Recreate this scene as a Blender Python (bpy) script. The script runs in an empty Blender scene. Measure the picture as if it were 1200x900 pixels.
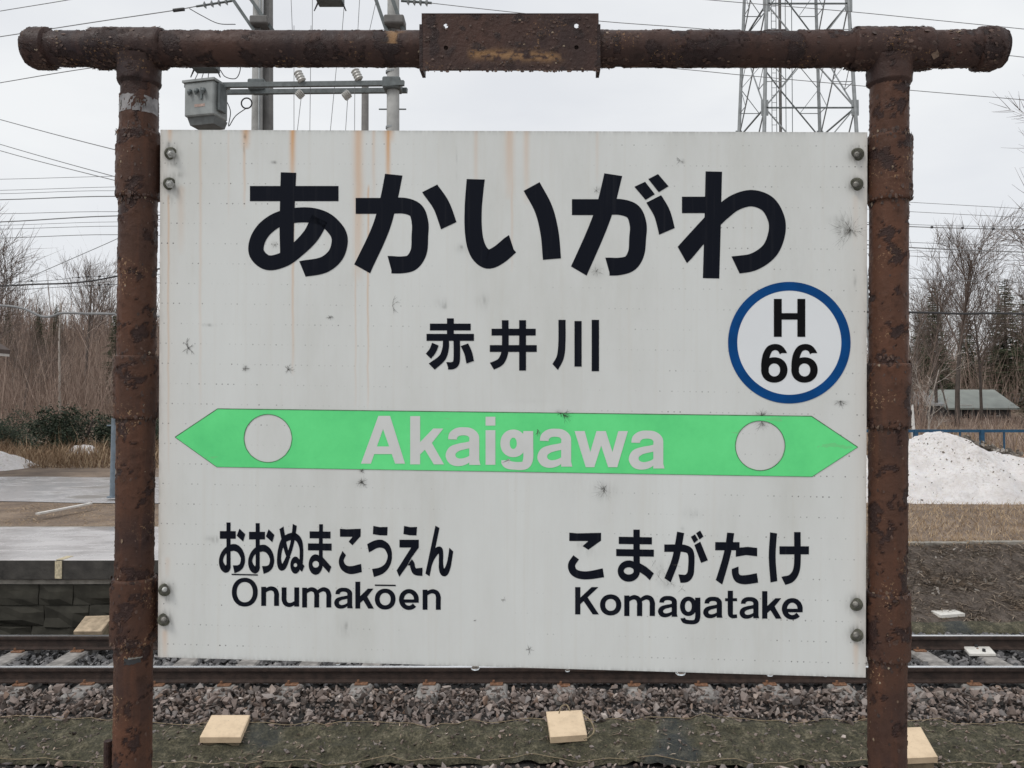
import bpy, bmesh, math, random
import numpy as np
from mathutils import Vector, Matrix, noise, geometry

random.seed(7); rng = np.random.default_rng(7)
S = bpy.context.scene
COL = S.collection
R = math.radians

# ------------------------------------------------------------------ camera
F = 930.0; CZ = 2.69; PITCH = math.atan(20/F)
cam = bpy.data.cameras.new('camera'); camo = bpy.data.objects.new('camera', cam); COL.objects.link(camo)
camo.location = (0, 0, CZ); camo.rotation_euler = (math.pi/2 + PITCH, 0, 0)
cam.sensor_width = 36; cam.lens = 36*F/1200; cam.clip_start = .05; cam.clip_end = 2000
S.camera = camo
# ------------------------------------------------------------------ sky and sun
SUN_EL, SUN_AZ = R(52), R(228)
w = bpy.data.worlds.new('World'); S.world = w; w.use_nodes = True
wn = w.node_tree; wn.nodes.clear()
def N(t, **k):
    n = wn.nodes.new(t)
    for a, b in k.items(): setattr(n, a, b)
    return n
sky = N('ShaderNodeTexSky', sky_type='NISHITA', sun_disc=False, sun_elevation=SUN_EL, sun_rotation=SUN_AZ)
bg1 = N('ShaderNodeBackground'); bg1.inputs[1].default_value = .1
wn.links.new(sky.outputs[0], bg1.inputs[0])
tc = N('ShaderNodeTexCoord'); mp = N('ShaderNodeMapping'); mp.inputs['Scale'].default_value = (1.6, 1.6, 4.5)
nz = N('ShaderNodeTexNoise'); nz.inputs['Scale'].default_value = 1.7; nz.inputs['Detail'].default_value = 5; nz.inputs['Roughness'].default_value = .5
cr = N('ShaderNodeValToRGB')
cr.color_ramp.elements[0].position = .32; cr.color_ramp.elements[0].color = (.80, .82, .855, 1)
cr.color_ramp.elements[1].position = .66; cr.color_ramp.elements[1].color = (.93, .945, .955, 1)
wn.links.new(tc.outputs['Generated'], mp.inputs[0]); wn.links.new(mp.outputs[0], nz.inputs['Vector'])
wn.links.new(nz.outputs[0], cr.inputs[0])
bg2 = N('ShaderNodeBackground'); bg2.inputs[1].default_value = 1.0
wn.links.new(cr.outputs[0], bg2.inputs[0])
mx = N('ShaderNodeMixShader'); mx.inputs[0].default_value = .94
wn.links.new(bg1.outputs[0], mx.inputs[1]); wn.links.new(bg2.outputs[0], mx.inputs[2])
wo = N('ShaderNodeOutputWorld'); wn.links.new(mx.outputs[0], wo.inputs[0])
sl = bpy.data.lights.new('sun', 'SUN'); sl.energy = 1.35; sl.angle = R(18); sl.color = (1, .97, .93)
so = bpy.data.objects.new('sun', sl); COL.objects.link(so); so.location = (0, -5, 20)
sd = Vector((math.sin(SUN_AZ)*math.cos(SUN_EL), math.cos(SUN_AZ)*math.cos(SUN_EL), math.sin(SUN_EL)))
so.rotation_euler = sd.to_track_quat('Z', 'Y').to_euler()
S.view_settings.view_transform = 'Standard'; S.view_settings.look = 'None'
S.view_settings.exposure = 0; S.view_settings.gamma = 1

# ------------------------------------------------------------------ pixel helpers (photo pixels, 1200 x 900)
CP, SP = math.cos(PITCH), math.sin(PITCH)
CAM = Vector((0, 0, CZ))
def ray(px, py):
    x, y, z = (px-600)/F, 1.0, -(py-450)/F
    return Vector((x, y*CP - z*SP, y*SP + z*CP))
def at(px, py, d):
    r = ray(px, py); return CAM + r*(d/r.y)
def onz(px, py, z):
    r = ray(px, py); return CAM + r*((z-CZ)/r.z)
def camw(p): return CAM + Vector((p[0], p[1]*CP - p[2]*SP, p[1]*SP + p[2]*CP))

# ------------------------------------------------------------------ object helpers
def tag(o, label=None, cat=None, group=None, kind=None):
    if label: o['label'] = label
    if cat: o['category'] = cat
    if group: o['group'] = group
    if kind: o['kind'] = kind
    return o
def root_loc(p):
    l = Vector((0, 0, 0))
    while p is not None: l = l + p.location; p = p.parent
    return l
def link(name, me, mat=None, parent=None):
    o = bpy.data.objects.new(name, me); COL.objects.link(o)
    if mat is not None and me is not None and not me.materials: me.materials.append(mat)
    o.parent = parent
    return o
def obj(name, V, Fc, mat, parent=None, smooth=False, own=False):
    """V in world space; origin goes to parent's origin (or to the thing's base when own)."""
    V = np.asarray(V, float)
    base = np.array(root_loc(parent))
    o_loc = None
    if own:
        o_loc = np.array([(V[:, 0].min()+V[:, 0].max())/2, (V[:, 1].min()+V[:, 1].max())/2, V[:, 2].min()])
        V = V - o_loc
        if parent is not None: o_loc = o_loc - base
    else: V = V - base
    me = bpy.data.meshes.new(name); me.from_pydata(V.tolist(), [], [list(map(int, f)) for f in Fc] if not isinstance(Fc, np.ndarray) else Fc.tolist())
    mats = mat if isinstance(mat, (list, tuple)) else [mat]
    for m in mats: me.materials.append(m)
    if smooth: me.polygons.foreach_set('use_smooth', [True]*len(me.polygons))
    me.update()
    o = link(name, me, None, parent)
    if o_loc is not None: o.location = o_loc.tolist()
    return o
def empty(name, loc, label=None, cat=None, group=None, kind=None):
    o = bpy.data.objects.new(name, None); COL.objects.link(o); o.location = loc; o.empty_display_size = .2
    return tag(o, label, cat, group, kind)
def copy_tree(o, parent=None):
    c = o.copy(); COL.objects.link(c); c.parent = parent
    for ch in list(o.children): copy_tree(ch, c)
    return c
class MB:
    def __init__(s): s.v = []; s.f = []
    def add(s, V, Fc):
        b = len(s.v); s.v += [tuple(p) for p in V]; s.f += [tuple(b+i for i in f) for f in Fc]; return s
    def box(s, c, sx, sy, sz, rot=None, taper=1.0, bev=0):
        c = Vector(c); P = []
        if bev:
            b = bev
            bm = bmesh.new(); bmesh.ops.create_cube(bm, size=1)
            for v in bm.verts: v.co = Vector((v.co.x*sx, v.co.y*sy, v.co.z*sz))
            bmesh.ops.bevel(bm, geom=bm.edges[:], offset=b, segments=1, affect='EDGES')
            bm.verts.index_update()
            V = [(rot @ v.co if rot else v.co) + c for v in bm.verts]; Fc = [[v.index for v in f.verts] for f in bm.faces]; bm.free()
            return s.add(V, Fc)
        for z in (-.5, .5):
            t = taper if z > 0 else 1
            for x, y in ((-.5, -.5), (.5, -.5), (.5, .5), (-.5, .5)):
                p = Vector((x*sx*t, y*sy*t, z*sz))
                P.append((rot @ p if rot else p) + c)
        return s.add(P, [(3, 2, 1, 0), (4, 5, 6, 7), (0, 1, 5, 4), (1, 2, 6, 5), (2, 3, 7, 6), (3, 0, 4, 7)])
    def tube(s, pts, rad, n=8, cap=True):
        pts = [Vector(p) for p in pts]
        if not hasattr(rad, '__len__'): rad = [rad]*len(pts)
        b = len(s.v); ref = None
        for i, p in enumerate(pts):
            t = (pts[min(i+1, len(pts)-1)] - pts[max(i-1, 0)])
            if t.length < 1e-9: t = Vector((0, 0, 1))
            t.normalize()
            if ref is None: ref = Vector((1, 0, 0)) if abs(t.x) < .8 else Vector((0, 1, 0))
            u = (ref - t*ref.dot(t)).normalized(); ref = u; v = t.cross(u)
            for k in range(n):
                a = 2*math.pi*k/n; s.v.append(tuple(p + (u*math.cos(a)+v*math.sin(a))*rad[i]))
        for i in range(len(pts)-1):
            for k in range(n):
                s.f.append((b+i*n+k, b+i*n+(k+1) % n, b+(i+1)*n+(k+1) % n, b+(i+1)*n+k))
        if cap:
            s.f.append(tuple(b+k for k in range(n))[::-1]); s.f.append(tuple(b+(len(pts)-1)*n+k for k in range(n)))
        return s
    def bar(s, a, b, w, h=None, up=(0, 0, 1)):
        a, b = Vector(a), Vector(b); h = h or w; t = (b-a).normalized(); up = Vector(up)
        if abs(t.dot(up)) > .95: up = Vector((0, 1, 0))
        u = t.cross(up).normalized(); v = u.cross(t)
        P = [e + u*(x*w/2) + v*(y*h/2) for e in (a, b) for x, y in ((-1, -1), (1, -1), (1, 1), (-1, 1))]
        return s.add(P, [(0, 1, 2, 3), (7, 6, 5, 4), (0, 4, 5, 1), (1, 5, 6, 2), (2, 6, 7, 3), (3, 7, 4, 0)])
    def build(s, name, mat, parent=None, smooth=False, own=False): return obj(name, s.v, s.f, mat, parent, smooth, own)

# ------------------------------------------------------------------ materials
class NT:
    def __init__(s, name):
        s.m = bpy.data.materials.new(name); s.m.use_nodes = True; s.t = s.m.node_tree
        s.b = s.t.nodes['Principled BSDF']; s.out = s.t.nodes['Material Output']
    def n(s, t, ins=None, **k):
        x = s.t.nodes.new(t)
        for a, b in k.items(): setattr(x, a, b)
        for a, b in (ins or {}).items():
            if hasattr(b, 'is_output'): s.t.links.new(b, x.inputs[a])
            else: x.inputs[a].default_value = b
        return x
    def l(s, a, b): s.t.links.new(a, b)
    def coord(s, kind='Object', scale=(1, 1, 1)):
        c = s.n('ShaderNodeTexCoord'); m = s.n('ShaderNodeMapping', {'Vector': c.outputs[kind], 'Scale': scale}); return m.outputs[0]
    def noise(s, vec, scale, detail=4, rough=.55):
        return s.n('ShaderNodeTexNoise', {'Vector': vec, 'Scale': scale, 'Detail': detail, 'Roughness': rough}).outputs[0]
    def ramp(s, fac, stops):
        r = s.n('ShaderNodeValToRGB', {'Fac': fac}); e = r.color_ramp.elements
        while len(e) < len(stops): e.new(.5)
        for i, (p, c) in enumerate(stops):
            e[i].position = p; e[i].color = c if len(c) == 4 else (*c, 1)
        return r.outputs[0]
    def math(s, op, a, b=0.0, clamp=False):
        x = s.n('ShaderNodeMath', {0: a, 1: b}, operation=op, use_clamp=clamp); return x.outputs[0]
    def mix(s, fac, a, b, blend='MIX'):
        x = s.n('ShaderNodeMix', data_type='RGBA', blend_type=blend)
        for i, v in ((0, fac), (6, a), (7, b)):
            if hasattr(v, 'is_output'): s.l(v, x.inputs[i])
            else: x.inputs[i].default_value = (v if i == 0 else ((*v, 1) if len(v) == 3 else v))
        return x.outputs[2]
    def attr(s, name, out='Fac'): return s.n('ShaderNodeAttribute', attribute_name=name).outputs[out]
    def bump(s, h, strength=.4, dist=.01, normal=None):
        b = s.n('ShaderNodeBump', {'Height': h, 'Strength': strength, 'Distance': dist}); 
        if normal is not None: s.l(normal, b.inputs['Normal'])
        s.l(b.outputs[0], s.b.inputs['Normal']); return b.outputs[0]
    def set(s, **k):
        for a, v in k.items():
            a = {'color': 'Base Color', 'rough': 'Roughness', 'metal': 'Metallic', 'spec': 'Specular IOR Level', 'alpha': 'Alpha'}[a]
            if hasattr(v, 'is_output'): s.l(v, s.b.inputs[a])
            else: s.b.inputs[a].default_value = (*v, 1) if hasattr(v, '__len__') and len(v) == 3 else v
        return s.m
def flat(name, c, rough=.6, var=.15, scale=8, metal=0, bump=0.0, spec=.5, coord='Object'):
    t = NT(name); v = t.coord(coord); n = t.noise(v, scale, 5)
    lo = tuple(x*(1-var) for x in c); hi = tuple(min(1, x*(1+var)) for x in c)
    t.set(color=t.ramp(n, [(.3, lo), (.7, hi)]), rough=rough, metal=metal, spec=spec)
    if bump: t.bump(t.noise(v, scale*6, 6), bump, .01)
    return t.m
def island(name, stops, rough=.7, grain=60, amt=.25, spec=.4, bump=.2):
    """per-piece colour: stones, leaves, twigs"""
    t = NT(name); g = t.n('ShaderNodeNewGeometry')
    base = t.ramp(g.outputs['Random Per Island'], stops)
    n = t.noise(t.coord(), grain, 3)
    t.set(color=t.mix(amt, base, t.ramp(n, [(.3, (.25, .25, .25)), (.7, (1, 1, 1))]), 'MULTIPLY'), rough=rough, spec=spec)
    if bump: t.bump(n, bump, .01)
    return t.m

M = {}
# sign panel: white enamel with dot rows, rust runs, dirt (attributes written with the mesh)
t = NT('panel_enamel')
uv = t.attr('panel_xy', 'Vector'); sp = t.n('ShaderNodeSeparateXYZ', {0: uv}); X, Z = sp.outputs[0], sp.outputs[1]
rowf = t.math('DIVIDE', Z, .0345); row = t.math('FLOOR', rowf)
colf = t.math('ADD', t.math('DIVIDE', X, .0101), t.math('MULTIPLY', row, .37)); colm = t.math('FLOOR', colf)
dx = t.math('MULTIPLY', t.math('SUBTRACT', t.math('FRACT', colf), .5), .0101)
dz = t.math('MULTIPLY', t.math('SUBTRACT', t.math('FRACT', rowf), .5), .0345)
d2 = t.math('SQRT', t.math('ADD', t.math('MULTIPLY', dx, dx), t.math('MULTIPLY', dz, dz)))
cell = t.n('ShaderNodeCombineXYZ', {0: colm, 1: row})
wn_ = t.n('ShaderNodeTexWhiteNoise', {'Vector': cell.outputs[0]}, noise_dimensions='2D').outputs[0]
patch = t.noise(uv, 5.5, 2)
edge = t.math('ABSOLUTE', X)
pw = t.math('ADD', t.math('MULTIPLY', patch, 1.3), t.math('MULTIPLY', edge, .9))
vis = t.math('MULTIPLY', t.math('SUBTRACT', pw, .68, True), t.math('POWER', wn_, 2.2))
dot = t.math('MULTIPLY', t.math('LESS_THAN', d2, .0012), t.math('MULTIPLY', vis, 1.5, True))
gr = t.n('ShaderNodeMapping', {'Vector': uv, 'Scale': (5, 1.6, 1)})
base = t.ramp(t.noise(gr.outputs[0], 1, 7, .65), [(.28, (.555, .56, .53)), (.5, (.63, .64, .62)), (.72, (.675, .69, .672))])
streakn = t.n('ShaderNodeMapping', {'Vector': uv, 'Scale': (90, 2.0, 1)})
sn = t.noise(streakn.outputs[0], 1, 3)
base = t.mix(t.math('MULTIPLY', t.math('SUBTRACT', sn, .52, True), .9), base, (.55, .52, .46))
c = t.mix(t.math('MULTIPLY', t.attr('rust'), 1.0, True), base, (.60, .30, .10))
c = t.mix(t.attr('dirt'), c, (.06, .058, .05))
c = t.mix(dot, c, (.09, .085, .08))
t.set(color=c, rough=t.ramp(t.noise(uv, 14, 4), [(.3, (.32,)*3), (.7, (.5,)*3)]), spec=.45)
t.bump(t.noise(uv, 130, 3), .03, .002)
M['panel'] = t.m
M['panel_edge'] = flat('panel_edge', (.45, .45, .43), .6, .3, 30)
# lettering
t = NT('letter_vinyl'); co = t.n('ShaderNodeTexCoord').outputs['Object']; x = t.n('ShaderNodeSeparateXYZ', {0: co}).outputs[0]
sv = t.n('ShaderNodeMapping', {'Vector': co, 'Scale': (130, 130, 3)}); n = t.noise(sv.outputs[0], 1, 3)
t.set(color=t.mix(t.math('MULTIPLY', t.math('SUBTRACT', n, .56, True), 1.0), (.005, .0065, .012), (.05, .05, .055)), rough=.5, spec=.08)
M['ink'] = t.m
M['black'] = flat('black_vinyl', (.004, .004, .005), .5, .1, 20, spec=.08)
t = NT('green_vinyl'); v = t.coord(); n = t.noise(v, 5, 8, .7); fade = t.math('GREATER_THAN', t.noise(t.coord(scale=(14, 14, 38)), 1, 4), .69)
t.set(color=t.mix(t.math('MULTIPLY', fade, .35), t.ramp(n, [(.3, (.105, .63, .215)), (.5, (.135, .73, .25)), (.7, (.16, .80, .285))]), (.22, .46, .22)), rough=.5, spec=.15); M['green'] = t.m
M['green_edge'] = flat('green_edge_line', (.06, .16, .07), .6, .6, 60)
M['light_letter'] = flat('pale_letter', (.61, .615, .60), .45, .06, 12)
M['emblem_white'] = flat('emblem_white', (.70, .72, .735), .4, .03, 5)
M['blue'] = flat('emblem_blue', (.002, .055, .20), .5, .15, 30, spec=.1)
t = NT('stain_film'); n = t.noise(t.coord(), 260, 3); t.set(color=(.045, .043, .037), rough=.8, alpha=t.ramp(n, [(.35, (.1,)*3), (.65, (.62,)*3)])); M['stain'] = t.m
t = NT('soft_stain_film'); n = t.noise(t.coord(), 260, 3); t.set(color=(.12, .115, .10), rough=.8, alpha=t.ramp(n, [(.35, (.0,)*3), (.65, (.5,)*3)])); M['soft_stain'] = t.m

def rust_mat(name, paint, deep, tan, wet=.5):
    t = NT(name); v = t.coord(); p = t.attr('peel')
    big = t.noise(v, 7, 4); mid = t.noise(v, 70, 5, .65); fine = t.noise(v, 340, 4, .6); run = t.noise(t.coord(scale=(60, 60, 6)), 1, 4, .6)
    c = t.ramp(big, [(.28, tuple(x*k for x, k in zip(paint, (.48, .6, .85)))), (.5, paint), (.72, tuple(x*k for x, k in zip(paint, (1.5, 1.32, 1.15))))])
    c = t.mix(t.math('MULTIPLY', t.ramp(run, [(.5, (0,)*3), (.72, (1,)*3)]), .55), c, tuple(x*k for x, k in zip(paint, (1.7, 1.45, 1.25))))
    c = t.mix(p, t.ramp(mid, [(.35, deep), (.65, tuple(x*1.9 for x in deep))]), c)
    c = t.mix(t.math('MULTIPLY', t.ramp(mid, [(.54, (0,)*3), (.68, (1,)*3)]), .5), c, tuple(x*.4 for x in paint))
    spot = t.math('MULTIPLY', t.ramp(t.noise(v, 190, 3, .8), [(.58, (0,)*3), (.65, (1,)*3)]), t.ramp(t.noise(v, 11, 3), [(.56, (0,)*3), (.64, (1,)*3)]))
    c = t.mix(t.math('MULTIPLY', spot, .85), c, tan)
    c = t.mix(t.math('MULTIPLY', t.attr('tan'), .9), c, tan)
    t.set(color=c, rough=t.ramp(mid, [(.3, (.36,)*3), (.7, (.66,)*3)]), spec=wet)
    rough_k = t.math('ADD', t.math('MULTIPLY', t.math('SUBTRACT', 1.0, p), .8), .42)
    h = t.math('MULTIPLY', t.math('ADD', t.math('MULTIPLY', mid, .6), t.math('MULTIPLY', fine, .35)), rough_k)
    t.bump(h, .9, .005)
    return t.m
M['rust_post'] = rust_mat('rusty_brown_post_paint', (.072, .036, .0245), (.030, .017, .0145), (.36, .23, .13), .18)
M['rust_beam'] = rust_mat('rusty_brown_beam_paint', (.044, .026, .0225), (.024, .015, .014), (.28, .16, .075), .2)
M['flake'] = island('paint_flake', [(0, (.035, .020, .016)), (.5, (.075, .040, .029)), (.9, (.11, .062, .045)), (.97, (.2, .14, .09)), (1, (.42, .34, .25))], .55, 200, .3)
M['tape'] = flat('silver_tape', (.20, .19, .19), .4, .5, 60, .2)
M['steel'] = flat('bolt_steel', (.42, .42, .40), .38, .4, 200, .75, .2)
M['steel_dark'] = flat('bolt_dark_steel', (.10, .095, .08), .5, .4, 200, .4, .3)
M['bolt_grey'] = flat('bolt_grey_steel', (.22, .21, .19), .4, .4, 200, .6, .2)
M['washer'] = flat('dirty_washer', (.10, .10, .075), .6, .5, 150, .4, .3)
t = NT('water'); t.set(color=(.9, .95, .97), rough=.02); t.b.inputs['Transmission Weight'].default_value = 1; t.b.inputs['IOR'].default_value = 1.33; M['water'] = t.m

M['stone'] = island('ballast_stone', [(0, (.055, .043, .036)), (.2, (.14, .108, .092)), (.45, (.23, .178, .153)), (.62, (.29, .228, .198)), (.78, (.17, .152, .145)), (.9, (.38, .32, .285)), (.96, (.24, .155, .11)), (1, (.55, .48, .43))], .52, 45, .35, .5)
M['stone_dark'] = island('track_ballast_stone', [(0, (.05, .05, .052)), (.35, (.10, .098, .10)), (.65, (.145, .14, .142)), (.9, (.21, .20, .20)), (1, (.30, .29, .28))], .5, 45, .35, .5)
M['sleeper'] = flat('sleeper_concrete', (.25, .235, .22), .75, .5, 9, 0, .3)
M['rail_side'] = flat('rail_rust', (.036, .022, .017), .65, .5, 14, 0, .4)
M['rail_top'] = flat('rail_polished_top', (.88, .89, .90), .32, .08, 5, 1.0)
M['clip'] = flat('rusty_clip', (.20, .10, .055), .7, .5, 40, 0, .3)

def ground_mat(name, stops, scale=3.0, fine=60, rough=.85, bump=.6, wetness=None):
    t = NT(name); v = t.coord(); n1 = t.noise(v, scale, 8, .65); n2 = t.noise(v, fine, 4, .7)
    c = t.ramp(n1, stops); c = t.mix(.55, c, t.ramp(n2, [(.28, (.35,)*3), (.7, (1.25,)*3)]), 'MULTIPLY')
    t.set(color=c, rough=rough)
    if wetness: t.set(rough=t.ramp(t.noise(v, wetness, 4), [(.4, (.15,)*3), (.6, (.8,)*3)]))
    t.bump(t.math('ADD', n1, t.math('MULTIPLY', n2, .5)), bump, .04)
    return t.m
M['ground'] = ground_mat('earth_and_litter', [(.25, (.10, .072, .052)), (.5, (.20, .145, .105)), (.75, (.32, .24, .175))], 1.3, 30)
M['bank'] = ground_mat('bank_litter', [(.25, (.055, .045, .036)), (.5, (.12, .095, .078)), (.75, (.20, .165, .14))], 9, 45, .8, 1.0)
M['asphalt'] = None
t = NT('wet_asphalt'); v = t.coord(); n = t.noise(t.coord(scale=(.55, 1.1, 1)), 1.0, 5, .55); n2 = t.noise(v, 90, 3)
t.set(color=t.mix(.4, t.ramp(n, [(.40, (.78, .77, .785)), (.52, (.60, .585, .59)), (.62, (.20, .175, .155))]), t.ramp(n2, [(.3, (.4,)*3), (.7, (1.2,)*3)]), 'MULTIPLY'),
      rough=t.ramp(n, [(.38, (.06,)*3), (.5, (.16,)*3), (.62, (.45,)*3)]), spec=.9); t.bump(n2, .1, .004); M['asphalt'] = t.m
t = NT('wet_platform'); v = t.coord(); n = t.noise(t.coord(scale=(.7, 1.5, 1)), 1.6, 5, .55); n2 = t.noise(v, 120, 3)
t.set(color=t.mix(.35, t.ramp(n, [(.3, (.38, .36, .355)), (.7, (.56, .535, .53))]), t.ramp(n2, [(.3, (.5,)*3), (.7, (1.15,)*3)]), 'MULTIPLY'),
      rough=t.ramp(n, [(.35, (.10,)*3), (.6, (.34,)*3)]), spec=1.0); t.bump(n2, .12, .003); M['platform'] = t.m
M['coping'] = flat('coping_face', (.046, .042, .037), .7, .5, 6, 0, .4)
M['mortar'] = flat('pale_mortar', (.26, .24, .21), .85, .45, 7, 0, .4)
M['wallstone'] = island('platform_stone', [(0, (.034, .032, .025)), (.5, (.06, .056, .044)), (1, (.11, .10, .08))], .85, 6, .6, .3, .6)
M['yellow'] = flat('worn_yellow_paint', (.52, .45, .31), .75, .4, 30)
t = NT('cream_box_lid'); v = t.coord(); n = t.noise(v, 6, 6, .7); n2 = t.noise(v, 45, 4, .7)
c = t.mix(t.math('MULTIPLY', t.ramp(n, [(.45, (0,)*3), (.75, (1,)*3)]), .6), (.70, .545, .37), (.42, .31, .20)); c = t.mix(t.math('MULTIPLY', t.ramp(n2, [(.6, (0,)*3), (.72, (1,)*3)]), .5), c, (.25, .19, .13))
t.set(color=c, rough=.7); t.bump(n2, .3, .004); M['cream'] = t.m
M['cream_side'] = flat('cream_box_side', (.30, .24, .16), .8, .3, 14, 0, .2)
M['weathered_lid'] = flat('weathered_lid', (.42, .33, .23), .75, .35, 12, 0, .2)
M['white_plate'] = flat('white_plate', (.75, .73, .68), .5, .1, 14)
t = NT('weed_sheet'); v = t.coord(); n = t.noise(v, 9, 7, .75); n2 = t.noise(v, 48, 5, .75)
bl = t.ramp(t.noise(v, 1.1, 3), [(.60, (0,)*3), (.68, (1,)*3)])
c = t.ramp(n, [(.3, (.03, .03, .018)), (.5, (.085, .078, .046)), (.72, (.25, .22, .15))])
c = t.mix(.75, c, t.ramp(n2, [(.34, (.12,)*3), (.62, (1.6,)*3)]), 'MULTIPLY'); c = t.mix(t.math('MULTIPLY', bl, .5), c, (.03, .045, .062))
t.set(color=c, rough=.85); t.bump(t.math('ADD', n, n2), 1.0, .03); M['sheet'] = t.m
M['string'] = flat('dry_string', (.24, .19, .12), .9, .3, 30)
t = NT('old_snow'); v = t.coord(); n = t.noise(v, 2.2, 8, .65); n2 = t.noise(v, 17, 6, .75)
c = t.ramp(n, [(.35, (.80, .76, .74)), (.6, (.94, .91, .90))])
dirt = t.math('MULTIPLY', t.ramp(n2, [(.48, (0,)*3), (.68, (1,)*3)]), t.ramp(t.noise(v, 1.0, 3), [(.40, (.25,)*3), (.60, (1,)*3)]))
c = t.mix(t.math('MULTIPLY', dirt, .6), c, (.36, .29, .22)); t.set(color=c, rough=.75); t.bump(t.math('ADD', n, n2), 1.0, .07)
t.b.inputs['Subsurface Weight'].default_value = .15; t.b.inputs['Subsurface Radius'].default_value = (.05, .06, .08); M['snow'] = t.m
M['clod'] = island('dirt_clod', [(0, (.10, .085, .07)), (.6, (.22, .19, .16)), (1, (.5, .46, .42))], .85, 20, .4)
M['fence_blue'] = flat('fence_blue', (.008, .065, .135), .5, .25, 10)
M['grey_post'] = flat('grey_post_paint', (.16, .20, .24), .5, .2, 8)
M['concrete'] = flat('pole_concrete', (.32, .32, .31), .8, .2, 4, 0, .15)
M['pole_dark'] = flat('pole_dark_steel', (.13, .125, .12), .7, .25, 5)
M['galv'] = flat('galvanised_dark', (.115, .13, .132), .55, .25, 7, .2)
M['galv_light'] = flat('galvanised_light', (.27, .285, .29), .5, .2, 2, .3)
M['transformer'] = flat('transformer_grey', (.25, .268, .265), .55, .25, 3)
M['transformer_shade'] = flat('transformer_underside_shade', (.12, .13, .13), .6, .25, 6)  # tank grey darkened, underside shade put into the colour
M['ceramic'] = flat('insulator_ceramic', (.42, .415, .39), .3, .1, 6)
M['cable'] = flat('cable_black', (.03, .03, .032), .6, .2, 5)
M['wire'] = flat('wire_grey', (.20, .205, .21), .55, .2, 4)
M['orange_mark'] = flat('faded_orange_mark', (.38, .27, .23), .6, .3, 20)
M['bark'] = flat('bark', (.09, .073, .063), .9, .35, 4, 0, .4)
M['bark_far'] = flat('bark_grey_brown', (.13, .106, .091), .9, .3, 4)
M['birch'] = flat('birch_bark', (.40, .36, .32), .8, .3, 8)
M['twig'] = island('twigs', [(0, (.10, .078, .066)), (.5, (.165, .13, .112)), (1, (.24, .192, .168))], .9, 3, .2, .2, 0)
M['thicket'] = island('thicket', [(0, (.15, .108, .086)), (.4, (.28, .205, .168)), (.8, (.38, .29, .24)), (1, (.46, .37, .31))], .95, 3, .2, .15, 0)
M['needle'] = island('conifer_needles', [(0, (.038, .05, .028)), (.5, (.078, .09, .052)), (1, (.13, .135, .085))], .8, 6, .3, .3, 0)
M['bush'] = island('evergreen_bush', [(0, (.012, .022, .013)), (.5, (.030, .045, .026)), (1, (.062, .078, .045))], .7, 6, .3, .3, 0)
M['straw'] = island('dry_grass', [(0, (.24, .165, .10)), (.5, (.42, .30, .19)), (1, (.58, .45, .31))], .9, 8, .2, .2, 0)
M['weed'] = island('dead_weeds', [(0, (.14, .085, .055)), (.5, (.30, .205, .13)), (1, (.52, .40, .27))], .9, 8, .2, .2, 0)
M['litter'] = island('dead_litter', [(0, (.05, .04, .03)), (.45, (.16, .12, .09)), (.8, (.30, .23, .17)), (1, (.52, .42, .32))], .85, 30, .3, .3, 0)
M['roof'] = flat('pale_green_roof', (.265, .285, .26), .5, .15, 1.2)
M['housewall'] = flat('dark_house_wall', (.075, .075, .08), .8, .25, 1.5)
M['housewall2'] = flat('white_house_wall', (.55, .53, .50), .8, .1, 2)
M['roofbrown'] = flat('brown_roof', (.085, .06, .05), .7, .2, 2)
M['pane'] = flat('dark_pane', (.02, .022, .026), .12, .1, 2)
M['plank'] = flat('pale_plank', (.62, .60, .57), .6, .2, 12)
M['near_platform'] = ground_mat('near_platform_surface', [(.3, (.30, .295, .29)), (.7, (.42, .415, .41))], 4, 80, .5, .3)

# ------------------------------------------------------------------ ground (one sheet) and hill
prof_y = np.array([-60, 2, 5, 10.55, 10.9, 12.25, 12.6, 26, 40, 55, 68, 85, 110, 150, 260, 700])
prof_z = np.array([-.46, -.46, -.46, -.46, -.28, .49, .52, .52, .95, 1.5, 3.2, 8.2, 13.0, 15, 15, 15.])
def sstep0(x, a, b):
    t_ = min(1, max(0, (x-a)/(b-a))); return t_*t_*(3-2*t_)
def ground_h(x, y):
    z = np.interp(y, prof_y, prof_z)
    if y > 55: z = 1.5 + (z-1.5)*(1-.5*sstep0(x, 5, 35))
    n = noise.noise((x*.35, y*.35, 3.1))*.5 + noise.noise((x*1.3, y*1.3, 1.7))*.2
    amp = .02 if y < 26 else min(.06 + max(0, y-30)*.012, 1.3)
    if y > 60: n = noise.noise((x*.03, y*.02, 5.)) * 1.8 + n
    return float(z + n*amp)
xs = np.concatenate([np.linspace(-600, -60, 10), np.linspace(-50, -14, 15), np.linspace(-13, 13, 90), np.linspace(14, 50, 15), np.linspace(60, 600, 10)])
ys = np.concatenate([[-60, -20], np.linspace(2, 10.3, 6), np.linspace(10.5, 12.8, 24), np.linspace(13, 30, 40), np.linspace(32, 120, 40), [150, 200, 300, 700]])
V = [(x, y, ground_h(x, y)) for y in ys for x in xs]; nx = len(xs)
Fc = [(j*nx+i, j*nx+i+1, (j+1)*nx+i+1, (j+1)*nx+i) for j in range(len(ys)-1) for i in range(nx-1)]
tag(obj('ground', V, Fc, M['ground'], smooth=True), 'brown earth and leaf litter rising to a wooded hill', 'ground', kind='structure')

# near platform that carries the sign
PZ = 1.05
mb = MB().box((0, -2.9, (PZ-.6)/2), 30, 10.2, PZ+.6, bev=.02)
tag(mb.build('near_platform', M['near_platform'], own=True), 'grey platform under the name board', 'platform', kind='structure')

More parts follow.
